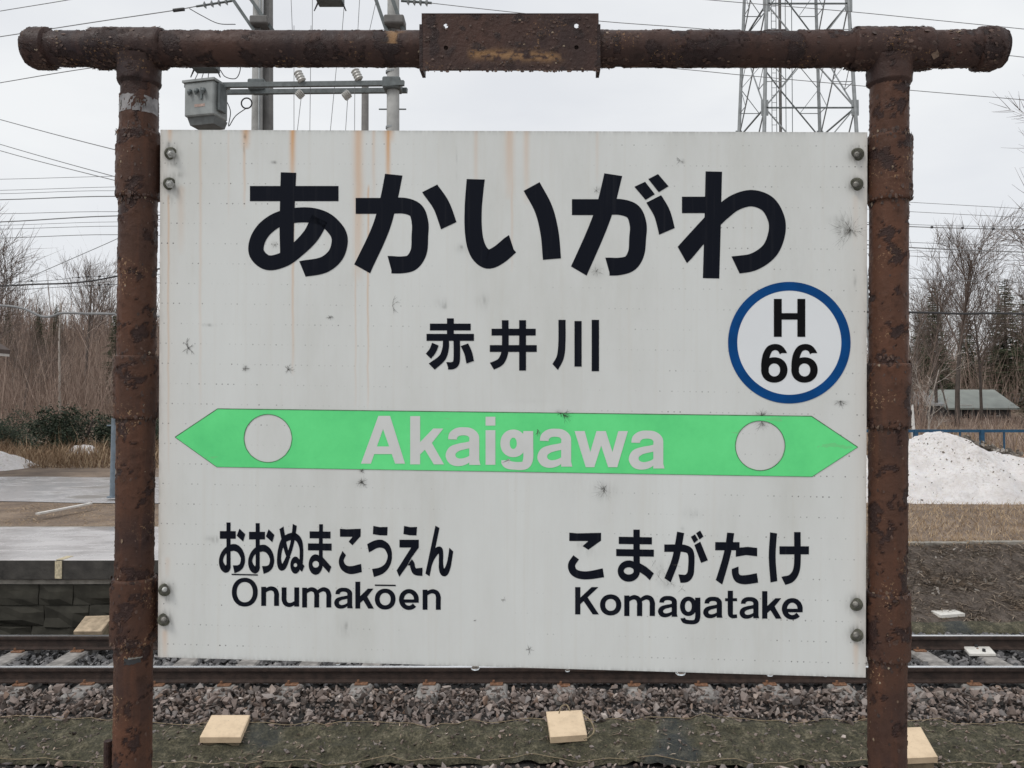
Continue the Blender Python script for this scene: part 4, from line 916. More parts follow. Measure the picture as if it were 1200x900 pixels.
mb = MB().box((p.x, PFY-.008+.009, .575), .085, .014, .22); mb.box((p.x+.01, PFY+.12, .7005), .085, .24, .006); mb.build('paint_mark', M['yellow'], plat)
MB().box((-10, PBY+.06, .60), 16, .1, .18, bev=.01).build('back_kerb', M['mortar'], plat)

# bank edge kerb on the right
kb = empty('bank_kerb', (8, 12.28, .4), 'thin concrete kerb along the top of the grass bank', 'kerb', kind='structure')
x = -2.0; random.seed(5)
while x < 15: MB().box((x+.5, 12.28+random.uniform(-.015, .015), .475+random.uniform(-.012, .006)), .985, .09, .12, bev=.012).build('kerb_stone', M['mortar'], kb, own=True); x += 1.0
V = []; xx = np.linspace(-2.2, 11, 160)
for f in np.linspace(0, 1, 12):
    for x in xx:
        y = 10.34 + .06*noise.noise((x*1.1, 1, 0)) + (.26+.08*noise.noise((x*1.3, 4, 0)))*f; V.append((x, y, -.34 + .11*f + .03*math.sin(f*3.14) + .03*noise.noise((x*3, y*5, 1)) + .02*noise.noise((x*9, y*9, 2)) - (.06 if f in (0., 1.) else 0)))
n = len(xx); tag(obj('weed_control_sheet', V, [(j*n+i, j*n+i+1, (j+1)*n+i+1, (j+1)*n+i) for j in range(11) for i in range(n-1)], M['sheet'], own=True, smooth=True), 'narrow dark green weed sheet at the foot of the littered bank', 'ground sheet')
V = []; yy = np.linspace(10.45, 12.2, 26); xx = np.linspace(-2.2, 14, 150)
for y in yy:
    for x in xx: V.append((x, y, np.interp(y, prof_y, prof_z)+.03+.05*noise.noise((x*2.2, y*3, 0))+.03*noise.noise((x*7, y*8, 2))))
n = len(xx); tag(obj('bank', V, [(j*n+i, j*n+i+1, (j+1)*n+i+1, (j+1)*n+i) for j in range(25) for i in range(n-1)], M['bank'], smooth=True), 'littered bank of dead grass rising from the track', 'bank', kind='structure')
def blades(name, pts, hgt, wid, mat, seed, lean=.5, flatn=False):
    rg = np.random.default_rng(seed); n = len(pts); h = hgt*rg.lognormal(0, .35, n); a_ = rg.uniform(0, 2*math.pi, n)
    ln = rg.normal(0, lean, (n, 2)); wd = wid*rg.uniform(.6, 1.4, n); d = np.c_[np.cos(a_), np.sin(a_), np.zeros(n)]*wd[:, None]
    up = np.c_[ln[:, 0], ln[:, 1], np.full(n, .12 if flatn else 1.)]; up /= np.linalg.norm(up, axis=1)[:, None]
    mid = pts + up*(h*.55)[:, None]; up2 = up + np.c_[ln*.5, np.full(n, -.25)]; tip = mid + up2*(h*.45)[:, None]
    V = np.stack([pts-d, pts+d, mid+d*.7, mid-d*.7, tip], 1).reshape(-1, 3); b = np.arange(n)*5
    Fq = np.c_[b, b+1, b+2, b+3]; Ft = np.c_[b+3, b+2, b+4]
    me = bpy.data.meshes.new(name); me.from_pydata(V.tolist(), [], Fq.tolist()+Ft.tolist()); me.update()
    return link(name, me, mat)
def gpts(n, x0, x1, y0, y1, seed, dens=None):
    rg = np.random.default_rng(seed); P = np.c_[rg.uniform(x0, x1, n), rg.uniform(y0, y1, n)]
    if dens: P = P[[noise.noise((a_*dens, b_*dens, seed)) > rg.uniform(-.5, .35) for a_, b_ in P]]
    return np.array([(a_, b_, (np.interp(b_, prof_y, prof_z)+.02) if b_ < 12.3 else ground_h(a_, b_)) for a_, b_ in P])
tag(blades('sheet_debris', SHEET_PTS, .04, .005, M['litter'], 62, 1.4, True), 'dead stalks and leaf scraps strewn on the weed sheet', 'litter', kind='stuff')
tag(stones('sheet_grit', SHEET_PTS[:1300], .015, M['stone'], 63), 'stray small stones lying on the weed sheet', 'stones', kind='stuff')
tag(blades('bank_litter', gpts(60000, -2, 13, 10.5, 12.25, 1), .14, .0065, M['litter'], 2, 1.2, True), 'dead stalks and leaves strewn over the bank', 'litter', kind='stuff')
tag(stones('bank_clods', gpts(2600, -2, 13, 10.5, 12.15, 3), .026, M['clod'], 8), 'small clods and stones scattered over the bank', 'clods', kind='stuff')
tag(blades('dry_grass', np.vstack([gpts(26000, -2, 16, 12.3, 17.5, 4), gpts(7000, -2, 14, 12.12, 12.5, 7, 1.5), gpts(9000, -2, 22, 17.5, 26, 5)]), .085, .005, M['straw'], 6, .8), 'short dry straw coloured grass on the flat beyond the bank', 'dry grass', kind='stuff')
tag(blades('dry_grass', gpts(34000, -15, -3, 12.75, 17.4, 14, 1.2), .055, .006, M['straw'], 16, 1.2, True), 'flattened brown grass behind the far platform', 'dry grass', kind='stuff')
# wet road (left)
V = []; xr = np.linspace(-15.6, 1.5, 80)
for x in xr:
    V.append((x, 17.0 - .12*(x+10)*.9 + .25*noise.noise((x*.5, 0, 0)), 0)); V.append((x, 22.6 + .3*noise.noise((x*.4, 3, 0)), 0))
RZ = .536
V2 = []; ny_ = 14
for i in range(80):
    a_, b_ = V[2*i], V[2*i+1]
    for j in range(ny_): V2.append((a_[0], a_[1]+(b_[1]-a_[1])*j/(ny_-1), RZ))
tag(obj('road', V2, [(i*ny_+j, (i+1)*ny_+j, (i+1)*ny_+j+1, i*ny_+j+1) for i in range(79) for j in range(ny_-1)], M['asphalt']), 'wet shining asphalt road behind the far platform', 'road', kind='structure')
mb = MB(); a_, b_ = onz(44, 602, .64), onz(106, 590, .66); mb.bar(a_, b_, .09, .03); tag(mb.build('plank', M['plank'], own=True), 'pale plank lying on the brown grass behind the platform', 'plank')
a_ = onz(26, 603, .63); b_ = onz(-40, 604, .63); MB()
# grey post behind the platform
pb = at(131.5, 581, 17.4); pb.z = .58; gp = empty('grey_post', pb, 'slim blue grey steel post standing at the edge of the wet road', 'post')
MB().tube([pb, at(133.6, 490, 17.4)], .052, 12).build('shaft', M['grey_post'], gp); MB().bar(at(125.5, 498.5, 17.4), at(134, 498.5, 17.4), .03).build('side_arm', M['grey_post'], gp)
mb = MB().tube([pb, pb+Vector((0, 0, .03))], .11, 12); mb.build('foot_plate', M['grey_post'], gp)

# ------------------------------------------------------------------ snow
def snow_pile(name, cx, cy_, rx, ry, fn, label, n=90, seed=0):
    V = []; 
    for j in range(n):
        for i in range(n):
            x = cx + rx*(2*i/(n-1)-1); y = cy_ + ry*(2*j/(n-1)-1); g = ground_h(x, y)
            h = fn(x, y); h += (.26*noise.noise((x*.9+seed, y*.9, 0)) + .17*noise.noise((x*2.1, y*2.1, seed)) + .075*noise.noise((x*5.5, y*5.5, seed)) + .02*noise.noise((x*13, y*13, seed)))*sstep(h, 0, .3)
            V.append((x, y, g + h - .06))
    Fc = [(j*n+i, j*n+i+1, (j+1)*n+i+1, (j+1)*n+i) for j in range(n-1) for i in range(n-1)]
    return tag(obj(name, V, Fc, M['snow'], own=True, smooth=True), label, 'snow pile')
def pileR(x, y):
    px = 600 + F*x/19.0
    crest = np.interp(px, [930, 985, 1030, 1066, 1085, 1105, 1116, 1130, 1160, 1200, 1260, 1340, 1420], [0, .5, .95, 1.28, 1.5, 1.62, 1.52, 1.28, 1.03, .82, .6, .3, 0.])
    dy = (y-19.2)/(2.55 if y < 19.2 else 2.0); k = max(0, 1-abs(dy))
    return crest*(1-(1-k)**1.5)
snow_pile('snow_pile', 11.7, 19.0, 5.6, 3.2, pileR, 'big grey white snow pile on dry grass beside the blue fence', 150, 3.)
snow_pile('snow_pile', -18.3, 25.6, 3.2, 1.5, lambda x, y: max(0, .95*(1-((x+18.6)/3.0)**2))*max(0, 1-((y-25.6)/1.4)**2), 'small white snow heap at the far edge of the road', 60, 8.)
for px, py, rr in ((92, 518.5, .34), (100, 518, .36), (107, 519, .24)):
    p = at(px, py+2, 29.5); snow_pile('snow_patch', p.x, p.y, rr*1.6, .4, lambda x, y, p=p, rr=rr: max(0, (p.z-ground_h(p.x, p.y))*.8)*max(0, 1-((x-p.x)/rr/1.5)**2)*max(0, 1-((y-p.y)/.45)**2), 'little snow remnant lying among dead weeds', 20, px)['group'] = 'snow remnants among the weeds'
rg = np.random.default_rng(4); pp_ = []
for k in range(330):
    px = rg.uniform(1118, 1185); y = 19.55 + rg.normal(0, .22); x = (px-600)/F*19.6; pp_.append((x, y, ground_h(x, y)+pileR(x, y)*1.02 - .02 + abs(rg.normal(0, .07))))
rg = np.random.default_rng(14); qq_ = []
for k in range(1500):
    x = rg.uniform(6.5, 15.5); y = rg.uniform(16.8, 19.6); hh_ = pileR(x, y)
    if hh_ > .05 and noise.noise((x*.8, y*.8, 4.)) > rg.uniform(-.3, .5):
        hp = hh_ + (.26*noise.noise((x*.9+3., y*.9, 0)) + .17*noise.noise((x*2.1, y*2.1, 3.)) + .075*noise.noise((x*5.5, y*5.5, 3.)) + .02*noise.noise((x*13, y*13, 3.)))*sstep(hh_, 0, .3); qq_.append((x, y, ground_h(x, y)+hp-.06))
tag(stones('snow_grit', np.array(qq_), .022, M['clod'], 15), 'grit and dirt flecks melting out of the big snow pile', 'grit', kind='stuff')
tag(stones('dirt_clods', np.array(pp_), .055, M['clod'], 5), 'dirty clods along the back of the snow pile', 'clods', kind='stuff')

# ------------------------------------------------------------------ blue fence
fz = at(1150, 505, 24.).z; fx0, fx1 = 3.0, 22.0
fen = empty('blue_fence', (12, 24, ground_h(12, 24)), 'low blue metal rail fence behind the snow pile', 'fence')
MB().bar((fx0, 24, fz), (fx1, 24, fz), .06, .085).build('top_rail', M['fence_blue'], fen); MB().bar((fx0, 24.0, fz-.95), (fx1, 24.0, fz-.95), .05, .05).build('bottom_rail', M['fence_blue'], fen)
for k in range(-4, 4):
    x = at(1150.5, 505, 24).x + k*2.0; MB().bar((x, 24.0, fz+.04), (x, 24.0, .5), .11, .11).build('post', M['fence_blue'], fen)
    for j in (1, 2): MB().bar((x+.67*j, 24.0, fz-.03), (x+.67*j, 24.0, fz-.95), .04, .04).build('baluster', M['fence_blue'], fen)

# ------------------------------------------------------------------ TREES
def branch_mesh(mbt, mbc, p, d, ln, r, lev, rn, P):
    """recursive tapered limbs; trunk and main limbs to mbt, finer branches to mbc"""
    n = P['seg'] if lev < 2 else 3; pts = [p.copy()]; q = p.copy(); dd = d.copy()
    for k in range(n):
        dd = (dd + Vector((rn.gauss(0, P['wob']), rn.gauss(0, P['wob']), rn.gauss(0, P['wob']*.6) + P['up']*(.5 if lev else 0)))).normalized(); q = q + dd*(ln/n); pts.append(q.copy())
    tip = .35 if lev == 0 else .25; rad = [r*(1-(1-tip)*k/n) for k in range(n+1)]
    (mbt if lev < 1 else mbc).tube(pts, rad, 7 if lev == 0 else (4 if lev == 1 else 3), cap=False)
    if lev >= P['lev']: return
    cnt = P['cnt'][lev]
    for k in range(cnt):
        f = P['from'] + (1-P['from'])*(k+rn.random())/cnt if lev == 0 else rn.uniform(.15, 1.0); f = min(f, .99)
        i = int(f*n); fr = f*n-i; b = pts[i].lerp(pts[i+1], fr); ax = (pts[i+1]-pts[i]).normalized()
        an = rn.uniform(0, 6.283); side = ax.orthogonal().normalized(); side.rotate(Matrix.Rotation(an, 3, ax))
        sp_ = R(rn.uniform(*P['ang'])); nd = (ax*math.cos(sp_) + side*math.sin(sp_)).normalized()
        nl = ln*rn.uniform(*P['len'])*(1-.45*f if lev == 0 else 1); nr = max(P['rmin'], rad[i]*rn.uniform(.32, .55))
        branch_mesh(mbt, mbc, b, nd, nl, nr, lev+1, rn, P)
def bare_tree(seed, h, r, **k):
    P = dict(seg=9, wob=.055, up=.05, lev=3, cnt=[22, 7, 6], ang=(25, 55), len=(.32, .52), rmin=.012); P['from'] = .28; P.update(k)
    rn = random.Random(seed); a_, b_ = MB(), MB(); branch_mesh(a_, b_, Vector((0, 0, -.3)), Vector((0, 0, 1)), h, r, 0, rn, P); return a_, b_
def tree_proto(nm, mbt, mbc, mt, mc):
    me1 = bpy.data.meshes.new('trunk'); me1.from_pydata(mbt.v, [], mbt.f); me1.materials.append(mt); me1.polygons.foreach_set('use_smooth', [True]*len(me1.polygons))
    me2 = bpy.data.meshes.new('crown'); me2.from_pydata(mbc.v, [], mbc.f); me2.materials.append(mc); return nm, me1, me2
def put_tree(pr, x, y, label, cat='tree', group=None, s=1., rz=0., z=None, sz=None):
    nm, m1, m2 = pr; e = empty(nm, (x, y, ground_h(x, y) if z is None else z), label, cat, group); e.rotation_euler.z = rz; e.scale = (s, s, sz or s)
    for n_, m_ in (('trunk', m1), ('crown', m2)): link(n_, m_, None, e)
    return e
protos = [tree_proto('bare_tree', *bare_tree(100+k, 11, .13, rmin=.014), M['bark_far'], M['twig']) for k in range(5)]
fan = [tree_proto('bare_tree', *bare_tree(200+k, 10, .15, rmin=.012, ang=(20, 42), cnt=[18, 9, 7], len=(.42, .62), wob=.04, up=.08, **{'from': .38}), M['bark'], M['twig']) for k in range(3)]
slim = [tree_proto('bare_tree', *bare_tree(300+k, 12, .10, rmin=.012, cnt=[26, 5, 4], ang=(20, 40), len=(.16, .3)), M['bark_far'], M['twig']) for k in range(4)]
bslim = tree_proto('birch_tree', *bare_tree(405, 12, .14, rmin=.010, cnt=[14, 4, 3], ang=(20, 35), len=(.10, .18), wob=.02, **{'from': .55}), M['birch'], M['twig'])
birch = tree_proto('birch_tree', *bare_tree(402, 6.0, .07, cnt=[9, 5, 4], rmin=.008, wob=.07), M['birch'], M['birch'])
def conifer(seed, h, rmax):
    rn = random.Random(seed); t_, c = MB(), MB(); t_.tube([(0, 0, -.3), (0, 0, h*.5), (0, 0, h)], [.03*h*.45, .02*h*.45, .01], 7)
    z = h*.1
    while z < h*.985:
        f = (z/h); rr = rmax*(1-f)**.8*rn.uniform(.75, 1.1)+.05; nb = int(4+6*(1-f))
        for k in range(nb):
            a_ = rn.uniform(0, 6.283); L_ = rr*rn.uniform(.55, 1.1); dr = rn.uniform(-.15, .6)
            d = Vector((math.cos(a_), math.sin(a_), 0)); sd_ = Vector((-d.y, d.x, 0)); st = 5+int(L_*5)
            for q in range(st):
                g = (q+rn.random())/st; p = Vector((0, 0, z)) + d*L_*g + Vector((0, 0, -dr*L_*g*g)) + sd_*rn.gauss(0, .08)
                for s in (-1, 1):
                    ln = L_*.3*(1.1-g)+.10; e = p + sd_*s*ln*rn.uniform(.5, 1) + d*ln*.6 + Vector((0, 0, rn.uniform(-.25, .12)*ln)); wv = Vector((rn.gauss(0, 1), rn.gauss(0, 1), rn.gauss(0, 1))).normalized()*.035
                    c.add([p-wv, p+wv, e+wv*.4, e-wv*.4], [(0, 1, 2, 3)])
        z += h*.015*rn.uniform(.7, 1.3)
    return t_, c
cons = [tree_proto('conifer', *conifer(500+k, 10, 2.3), M['bark'], M['needle']) for k in range(2)]
def bush(seed, w_, h_, n=9000):
    rn = random.Random(seed); t_, c = MB(), MB()
    for k in range(7): 
        a_ = rn.uniform(0, 6.28); t_.tube([(0, 0, -.2), (math.cos(a_)*w_*.25, math.sin(a_)*w_*.2, h_*.7)], [.04, .015], 5)
    cl = [(rn.gauss(0, w_*.30), rn.gauss(0, w_*.20), h_*rn.uniform(.12, .8), rn.uniform(.18, .36)*h_) for _ in range(26)]
    for k in range(n):
        x, y, z, r_ = rn.choice(cl); d = Vector((rn.gauss(0, 1), rn.gauss(0, 1), rn.gauss(0, 1))).normalized(); p = Vector((x, y, z*(1-.35*min(1, abs(x)/w_)))) + d*r_*rn.uniform(.55, 1.0)*(1 if rn.random() < .85 else 1.35); p.z = max(p.z, .02)
        a_ = Vector((rn.gauss(0, 1), rn.gauss(0, 1), rn.uniform(-.1, 1.2))).normalized(); b_ = a_.orthogonal().normalized(); s = rn.uniform(.035, .085)
        c.add([p, p+a_*s+b_*s*.35, p+a_*s*1.9, p+a_*s-b_*s*.35], [(0, 1, 2, 3)])
    return t_, c
bushes = [tree_proto('evergreen_bush', *bush(600+k, 3.2, 1.9), M['bark'], M['bush']) for k in range(2)]
def colx(px, d): return (px-600)/F*d
# evergreen bushes, left
for px, d, s, k, lb in ((92, 31, .98, 0, 'wide dark evergreen bush behind dead weeds next to the grey post'), (-6, 31.5, .84, 1, 'dark evergreen bush behind the small snow heap'), (172, 32, .85, 1, 'dark evergreen bush half hidden behind the left rusty post')):
    put_tree(bushes[k], colx(px, d), d, lb, 'bush', s=s, rz=k*2.)
# trees in the wood
rn = random.Random(12); GL = 'leafless grey brown tree in the wood on the hill'
for k in range(64):
    d = rn.uniform(48, 92); px = rn.choice((rn.uniform(-130, 150), rn.uniform(-130, 150), rn.uniform(1220, 1330), rn.uniform(150, 1050)))
    pr = rn.choice(slim+protos); put_tree(pr, colx(px, d), d, GL, 'tree', 'bare trees in the wood', rn.uniform(.36, .62)*(1 if px < 200 else 1.3), rn.uniform(0, 6.28))
for px, d, k, s, lb in ((1121, 47, 0, 1.02, 'tall bare tree with a forked trunk rising above the pale green roofs'), (1300, 36, 1, 1.25, 'bare tree leaning its branches in beside the right hand wires'), (-25, 34, 2, .82, 'bare tree with fanned fine twigs beside the small eave'),
                        (1216, 44, 2, .86, 'bare tree with a thin trunk in front of the conifer'), (1098, 52, 1, .85, 'bare tree with dense twigs behind the birch'), (1150, 52, 0, .72, 'bare tree standing between the roofs and the tall forked tree'), (100, 62, 0, .95, 'bare tree with pale spreading crown above the hill line')):
    put_tree(fan[k], colx(px, d), d, lb, s=s, rz=px*.7)
put_tree(birch, colx(1085, 27), 27, 'pale birch with a forked trunk behind the snow pile', s=.58, rz=1.1); put_tree(('birch_tree', bslim[1], bslim[2]), colx(71, 46), 46, 'slim pale birch trunk in the wood behind the evergreen bush', s=.62, rz=2.0)
for px, d, k, s, lb in ((1179, 63.5, 0, 1.04, 'dark conifer standing behind the pale green roofs'), (1094, 60, 1, .98, 'dark conifer tip rising behind the birch'), (1222, 50, 1, .6, 'broad low conifer beside the pale green roofs'), (45, 78, 0, .55, 'small pointed conifer on the hill line above the birch'), (65, 80, 1, .55, 'small pointed conifer next to another on the hill line'), (8, 75, 1, .6, 'pointed conifer on the hill behind the fanned bare tree'), (135, 60, 0, .75, 'conifer on the hill beside the left rusty post'), (1078, 66, 0, .8, 'dark conifer deep in the wood behind the grey roofed shed'), (1134, 69, 1, .85, 'dark conifer deep in the wood behind the tall forked tree'), (1200, 70, 1, .95, 'dark conifer deep in the wood behind the long low house')):
    put_tree(cons[k], colx(px, d), d, lb, s=s*(1.3 if px > 1170 else 1), rz=px, sz=s)
rn = random.Random(77)
for k in range(18):
    d = rn.uniform(66, 80); px = rn.uniform(1040, 1300); pr = rn.choice(slim+protos)
    put_tree(pr, colx(px, d), d, 'leafless tree in the dense wood behind the pale green roofs', 'tree', 'bare trees behind the roofs', rn.uniform(.6, .95), rn.uniform(0, 6.28))
for k in range(7):
    d = rn.uniform(40, 52); px = rn.uniform(1062, 1150); pr = rn.choice(slim)
    put_tree(pr, colx(px, d), d, 'slim leafless tree standing in front of the pale green roofs', 'tree', 'slim trees before the roofs', rn.uniform(.4, .75), rn.uniform(0, 6.28))
# thicket: the undergrowth that reads as one brown mass
rg = np.random.default_rng(31); n = 38000
d = 38 + 62*rg.random(n)**.8; px = rg.uniform(-260, 1460, n); x = (px-600)/F*d; ok = ~((px > 1085) & (px < 1260) & (d < 58)); x, d = x[ok], d[ok]; n = len(x)
P0 = np.array([(a_, b_, ground_h(a_, b_)-.1) for a_, b_ in zip(x, d)]); h = rg.lognormal(math.log(2.9), .45, n); lean = rg.normal(0, .22, (n, 2)); wd = rg.uniform(.008, .03, n)*(d/45)
P1 = P0 + np.c_[lean*h[:, None], h]; ang = rg.uniform(0, 6.28, n); dv = np.c_[np.cos(ang), np.sin(ang), np.zeros(n)]*wd[:, None]; mid = P0*.5+P1*.5
tw = mid + np.c_[rg.normal(0, .35, (n, 2))*h[:, None]*.7, h*.45]; tw2 = P0*.7+P1*.3 + np.c_[rg.normal(0, .35, (n, 2))*h[:, None]*.7, h*.4]
V = np.stack([P0-dv, P0+dv, P1+dv*.2, P1-dv*.2, mid-dv*.6, mid+dv*.6, tw, P0*.7+P1*.3-dv*.6, P0*.7+P1*.3+dv*.6, tw2], 1).reshape(-1, 3); b = np.arange(n)*10
me = bpy.data.meshes.new('thicket'); me.from_pydata(V.tolist(), [], np.c_[b, b+1, b+2, b+3].tolist()+np.c_[b+4, b+5, b+6].tolist()+np.c_[b+7, b+8, b+9].tolist()); tag(link('thicket', me, M['thicket']), 'brown leafless undergrowth covering the hill', 'thicket', kind='stuff')
tag(blades('dead_weeds', np.vstack([gpts(15000, -26, -3, 26, 31, 40, .8), gpts(7000, -26, -8, 27.5, 31.5, 41)]), .5, .012, M['weed'], 42, .35), 'tall dead brown weeds below the evergreen bushes', 'weeds', kind='stuff')
tag(blades('dead_weeds', gpts(9000, 4, 30, 25, 42, 44, .5), .45, .012, M['straw'], 45, .35), 'pale dead weeds between the blue fence and the houses', 'weeds', kind='stuff')
tag(blades('dead_weeds', np.vstack([gpts(7000, 15, 40, 42, 54, 48, .4), gpts(5000, 10, 24, 27, 42, 49, .6)]), .6, .014, M['thicket'], 50, .35), 'brown scrub standing round the houses', 'scrub', kind='stuff')
tag(blades('dead_weeds', gpts(7000, -26, 0, 25.6, 27, 46), .16, .01, M['weed'], 47, .6), 'low dead weeds along the far edge of the road', 'weeds', kind='stuff')

# ------------------------------------------------------------------ houses
def gable(name, x0, x1, y0, y1, zb, ze, zr, label, wall, roof, over=.35, wins=(), ridge='x'):
    e = empty(name, ((x0+x1)/2, (y0+y1)/2, zb), label, 'house'); ym = (y0+y1)/2; xm = (x0+x1)/2
    if ridge == 'x': V = [(x0, y0, zb), (x1, y0, zb), (x1, y1, zb), (x0, y1, zb), (x0, y0, ze), (x1, y0, ze), (x1, y1, ze), (x0, y1, ze), (x0, ym, zr-.1), (x1, ym, zr-.1)]; Fw = [(0, 1, 5, 4), (2, 3, 7, 6), (1, 2, 6, 9, 5), (3, 0, 4, 8, 7)]
    else: V = [(x0, y0, zb), (x1, y0, zb), (x1, y1, zb), (x0, y1, zb), (x0, y0, ze), (x1, y0, ze), (x1, y1, ze), (x0, y1, ze), (xm, y0, zr-.1), (xm, y1, zr-.1)]; Fw = [(0, 1, 5, 8, 4), (2, 3, 7, 9, 6), (1, 2, 6, 5), (3, 0, 4, 7)]
    obj('wall', V, Fw, wall, e)
    for s in (-1, 1):
        mb = MB()
        if ridge == 'x':
            yo = y0-over if s < 0 else y1+over; zo = ze - over*(zr-ze)/(ym-y0)
            Q = [(x0-over, yo, zo), (x1+over, yo, zo), (x1+over, ym, zr), (x0-over, ym, zr)]
        else:
            xo = x0-over if s < 0 else x1+over; zo = ze - over*(zr-ze)/(xm-x0)
            Q = [(xo, y0-over, zo), (xo, y1+over, zo), (xm, y1+over, zr), (xm, y0-over, zr)]
        Q = [Vector(q) for q in Q]; mb.add(Q+[q+Vector((0, 0, .12)) for q in Q], [(0, 1, 2, 3), (7, 6, 5, 4), (0, 4, 5, 1), (1, 5, 6, 2), (2, 6, 7, 3), (3, 7, 4, 0)]); mb.build('roof_slope', roof, e)
    for wx, wz, ww, wh in wins:
        f = MB().box((wx, y0-.02, wz), ww, .08, wh).build('window', M['housewall2'], e); MB().box((wx, y0-.05, wz), ww-.14, .06, wh-.14).build('pane', M['pane'], f)
    return e
D1 = 55.
def zx(py, d): return at(600, py, d).z
g0 = ground_h(colx(1150, D1), D1)-.3
gable('house', colx(1112, D1), colx(1184, D1), D1, D1+5, g0, zx(477, D1), zx(458.5, D1+2.5), 'dark walled house under a wide pale green roof among the trees', M['housewall'], M['roof'], .4, ((colx(1165, D1), zx(482, D1), .7, .7), (colx(1132, D1), zx(487, D1), .8, 1.5)))
gable('house', colx(1150, D1+9), colx(1262, D1+9), D1+9, D1+15, g0, zx(471, D1+9), zx(457.5, D1+12), 'long low house with a pale roof behind the nearer one', M['housewall'], M['roof'], .4)
gable('house', colx(1058, D1-3), colx(1100, D1-3), D1-3, D1+2, g0, zx(474, D1-3), zx(461, D1), 'small dark shed with a grey roof beside the birch', M['housewall'], M['galv_light'], .3)
# leaning pale post in front of the shed
e = at(1072, 507, 25.5); e.z = ground_h(e.x, e.y); MBt = MB().tube([e, at(1069, 474, 25.5)], [.09, .035], 10); tag(MBt.build('leaning_marker', M['plank'], own=True), 'pale tapering marker post leaning behind the snow pile', 'post')
# building whose eave pokes in at the left
dE = 24.; xe = colx(11.5, dE)
hb = gable('house', xe-7.6, xe-.6, dE-6.6, dE-.6, ground_h(xe, dE)-.1, at(11.5, 409, dE).z+.25, at(11.5, 409, dE).z+2.6, 'white house whose brown eave shows at the edge of the wood', M['housewall2'], M['roofbrown'], .6, (), 'y')
ze_ = at(11.5, 411, dE).z
MB().bar((xe-.04, dE-7.2, ze_-.10), (xe-.04, dE-.02, ze_-.10), .05, .16).build('fascia', M['housewall2'], hb)

# ------------------------------------------------------------------ utility poles, transformer, wires
def pole(name, px, d, r0, r1, ytop, label, mat):
    x = colx(px, d); zb = ground_h(x, d)-.2; zt = at(px, ytop, d).z; e = empty(name, (x, d, zb), label, 'utility pole')
    MB().tube([(x, d, zb), (x, d, (zb+zt)/2), (x, d, zt)], [r0, (r0+r1)/2, r1], 16).build('shaft', mat, e, True); return e, x
DA, DB = 22., 20.
pA, xA = pole('utility_pole', 299, DA, .20, .125, -60, 'concrete utility pole carrying the grey transformer', M['concrete'])
MB().tube([(xA+.27, DA+.25, ground_h(xA, DA)), (xA+.22, DA+.2, at(300, -60, DA).z)], [.2, .13], 12).build('steel_mast', M['pole_dark'], pA, True)
MB().tube([(xA+.10, DA-.16, ground_h(xA, DA)), (xA+.10, DA-.14, at(300, -60, DA).z)], .03, 8).build('riser_pipe', M['galv_light'], pA, True)
pB, xB = pole('utility_pole', 459.5, DB, .20, .145, -60, 'concrete utility pole with twin slanted braces right of the insulators', M['concrete'])
MB().tube([at(444, 128, DB), at(476, 128, DB)], .018, 6).build('step_bolt', M['galv'], pB)
for y_ in (86, 151): p = at(459.5, y_, DB); MB().tube([p, p+Vector((0, 0, .05))], .165, 16).build('pole_band', M['galv_light'], pB)
pC, xC = pole('utility_pole', 426.5, 27., .16, .12, 96, 'short plain grey pole behind the twin crossarms', M['pole_dark'])
# slanted braces at the top
for e, d, lst in ((pA, DA, ((272, -2, 298, 36), (293, -2, 320, 36))), (pB, DB, ((440, -2, 453, 36), (459.5, -2, 473, 36)))):
    for x0, y0, x1, y1 in lst:
        q0, q1 = at(x0, y0, d-.25), at(x1, y1, d-.25); dd = (q1-q0); MB().bar(q0-dd*1.0, q1+dd*.45, .09, .09).build('brace', M['galv'], e)
    xx_ = {pA: 306, pB: 463}[e]; MB().box(at(xx_, 27, d-.2), .5, .5, .22, bev=.03).build('brace_collar', M['pole_dark'], e)
# twin crossarms spanning both poles
arms = empty('twin_crossarms', at(350, 104, 20.5), 'pair of long dark steel crossarms spanning two poles', 'crossarm')
MB().bar(at(217, 100.5, 20.6), at(473.5, 97.5, 19.75), .10, .12).build('arm', M['galv'], arms); MB().bar(at(262, 108, 21.3), at(477, 106, 20.3), .10, .12).build('arm', M['galv'], arms)
for x_, y_, d in ((303, 102, 21.2), (460, 100, 20)): MB().box(at(x_, y_, d), .45, .5, .28, bev=.03).build('arm_clamp', M['galv'], arms)
for px, py, sx_, sy_, d in ((352, 91, -4, -8, 20.1), (419, 89, -4, -8, 19.9), (352, 110, -4, 4, 20.7), (407, 111, -5, 4, 20.4)):
    q = at(px, py, d); dv_ = at(px+sx_, py+sy_, d)-q; ins = MB(); n_ = 9
    ins.tube([q-dv_*.6 + dv_*(1.5*k/(n_-1)) for k in range(n_)], [.07 if k in (0, n_-1) else (.115 if k % 2 else .10) for k in range(n_)], 14); tag(ins.build('insulator', M['ceramic'], own=True), 'pale ceramic insulator on the twin crossarms', 'insulator', 'insulators on the twin crossarms')
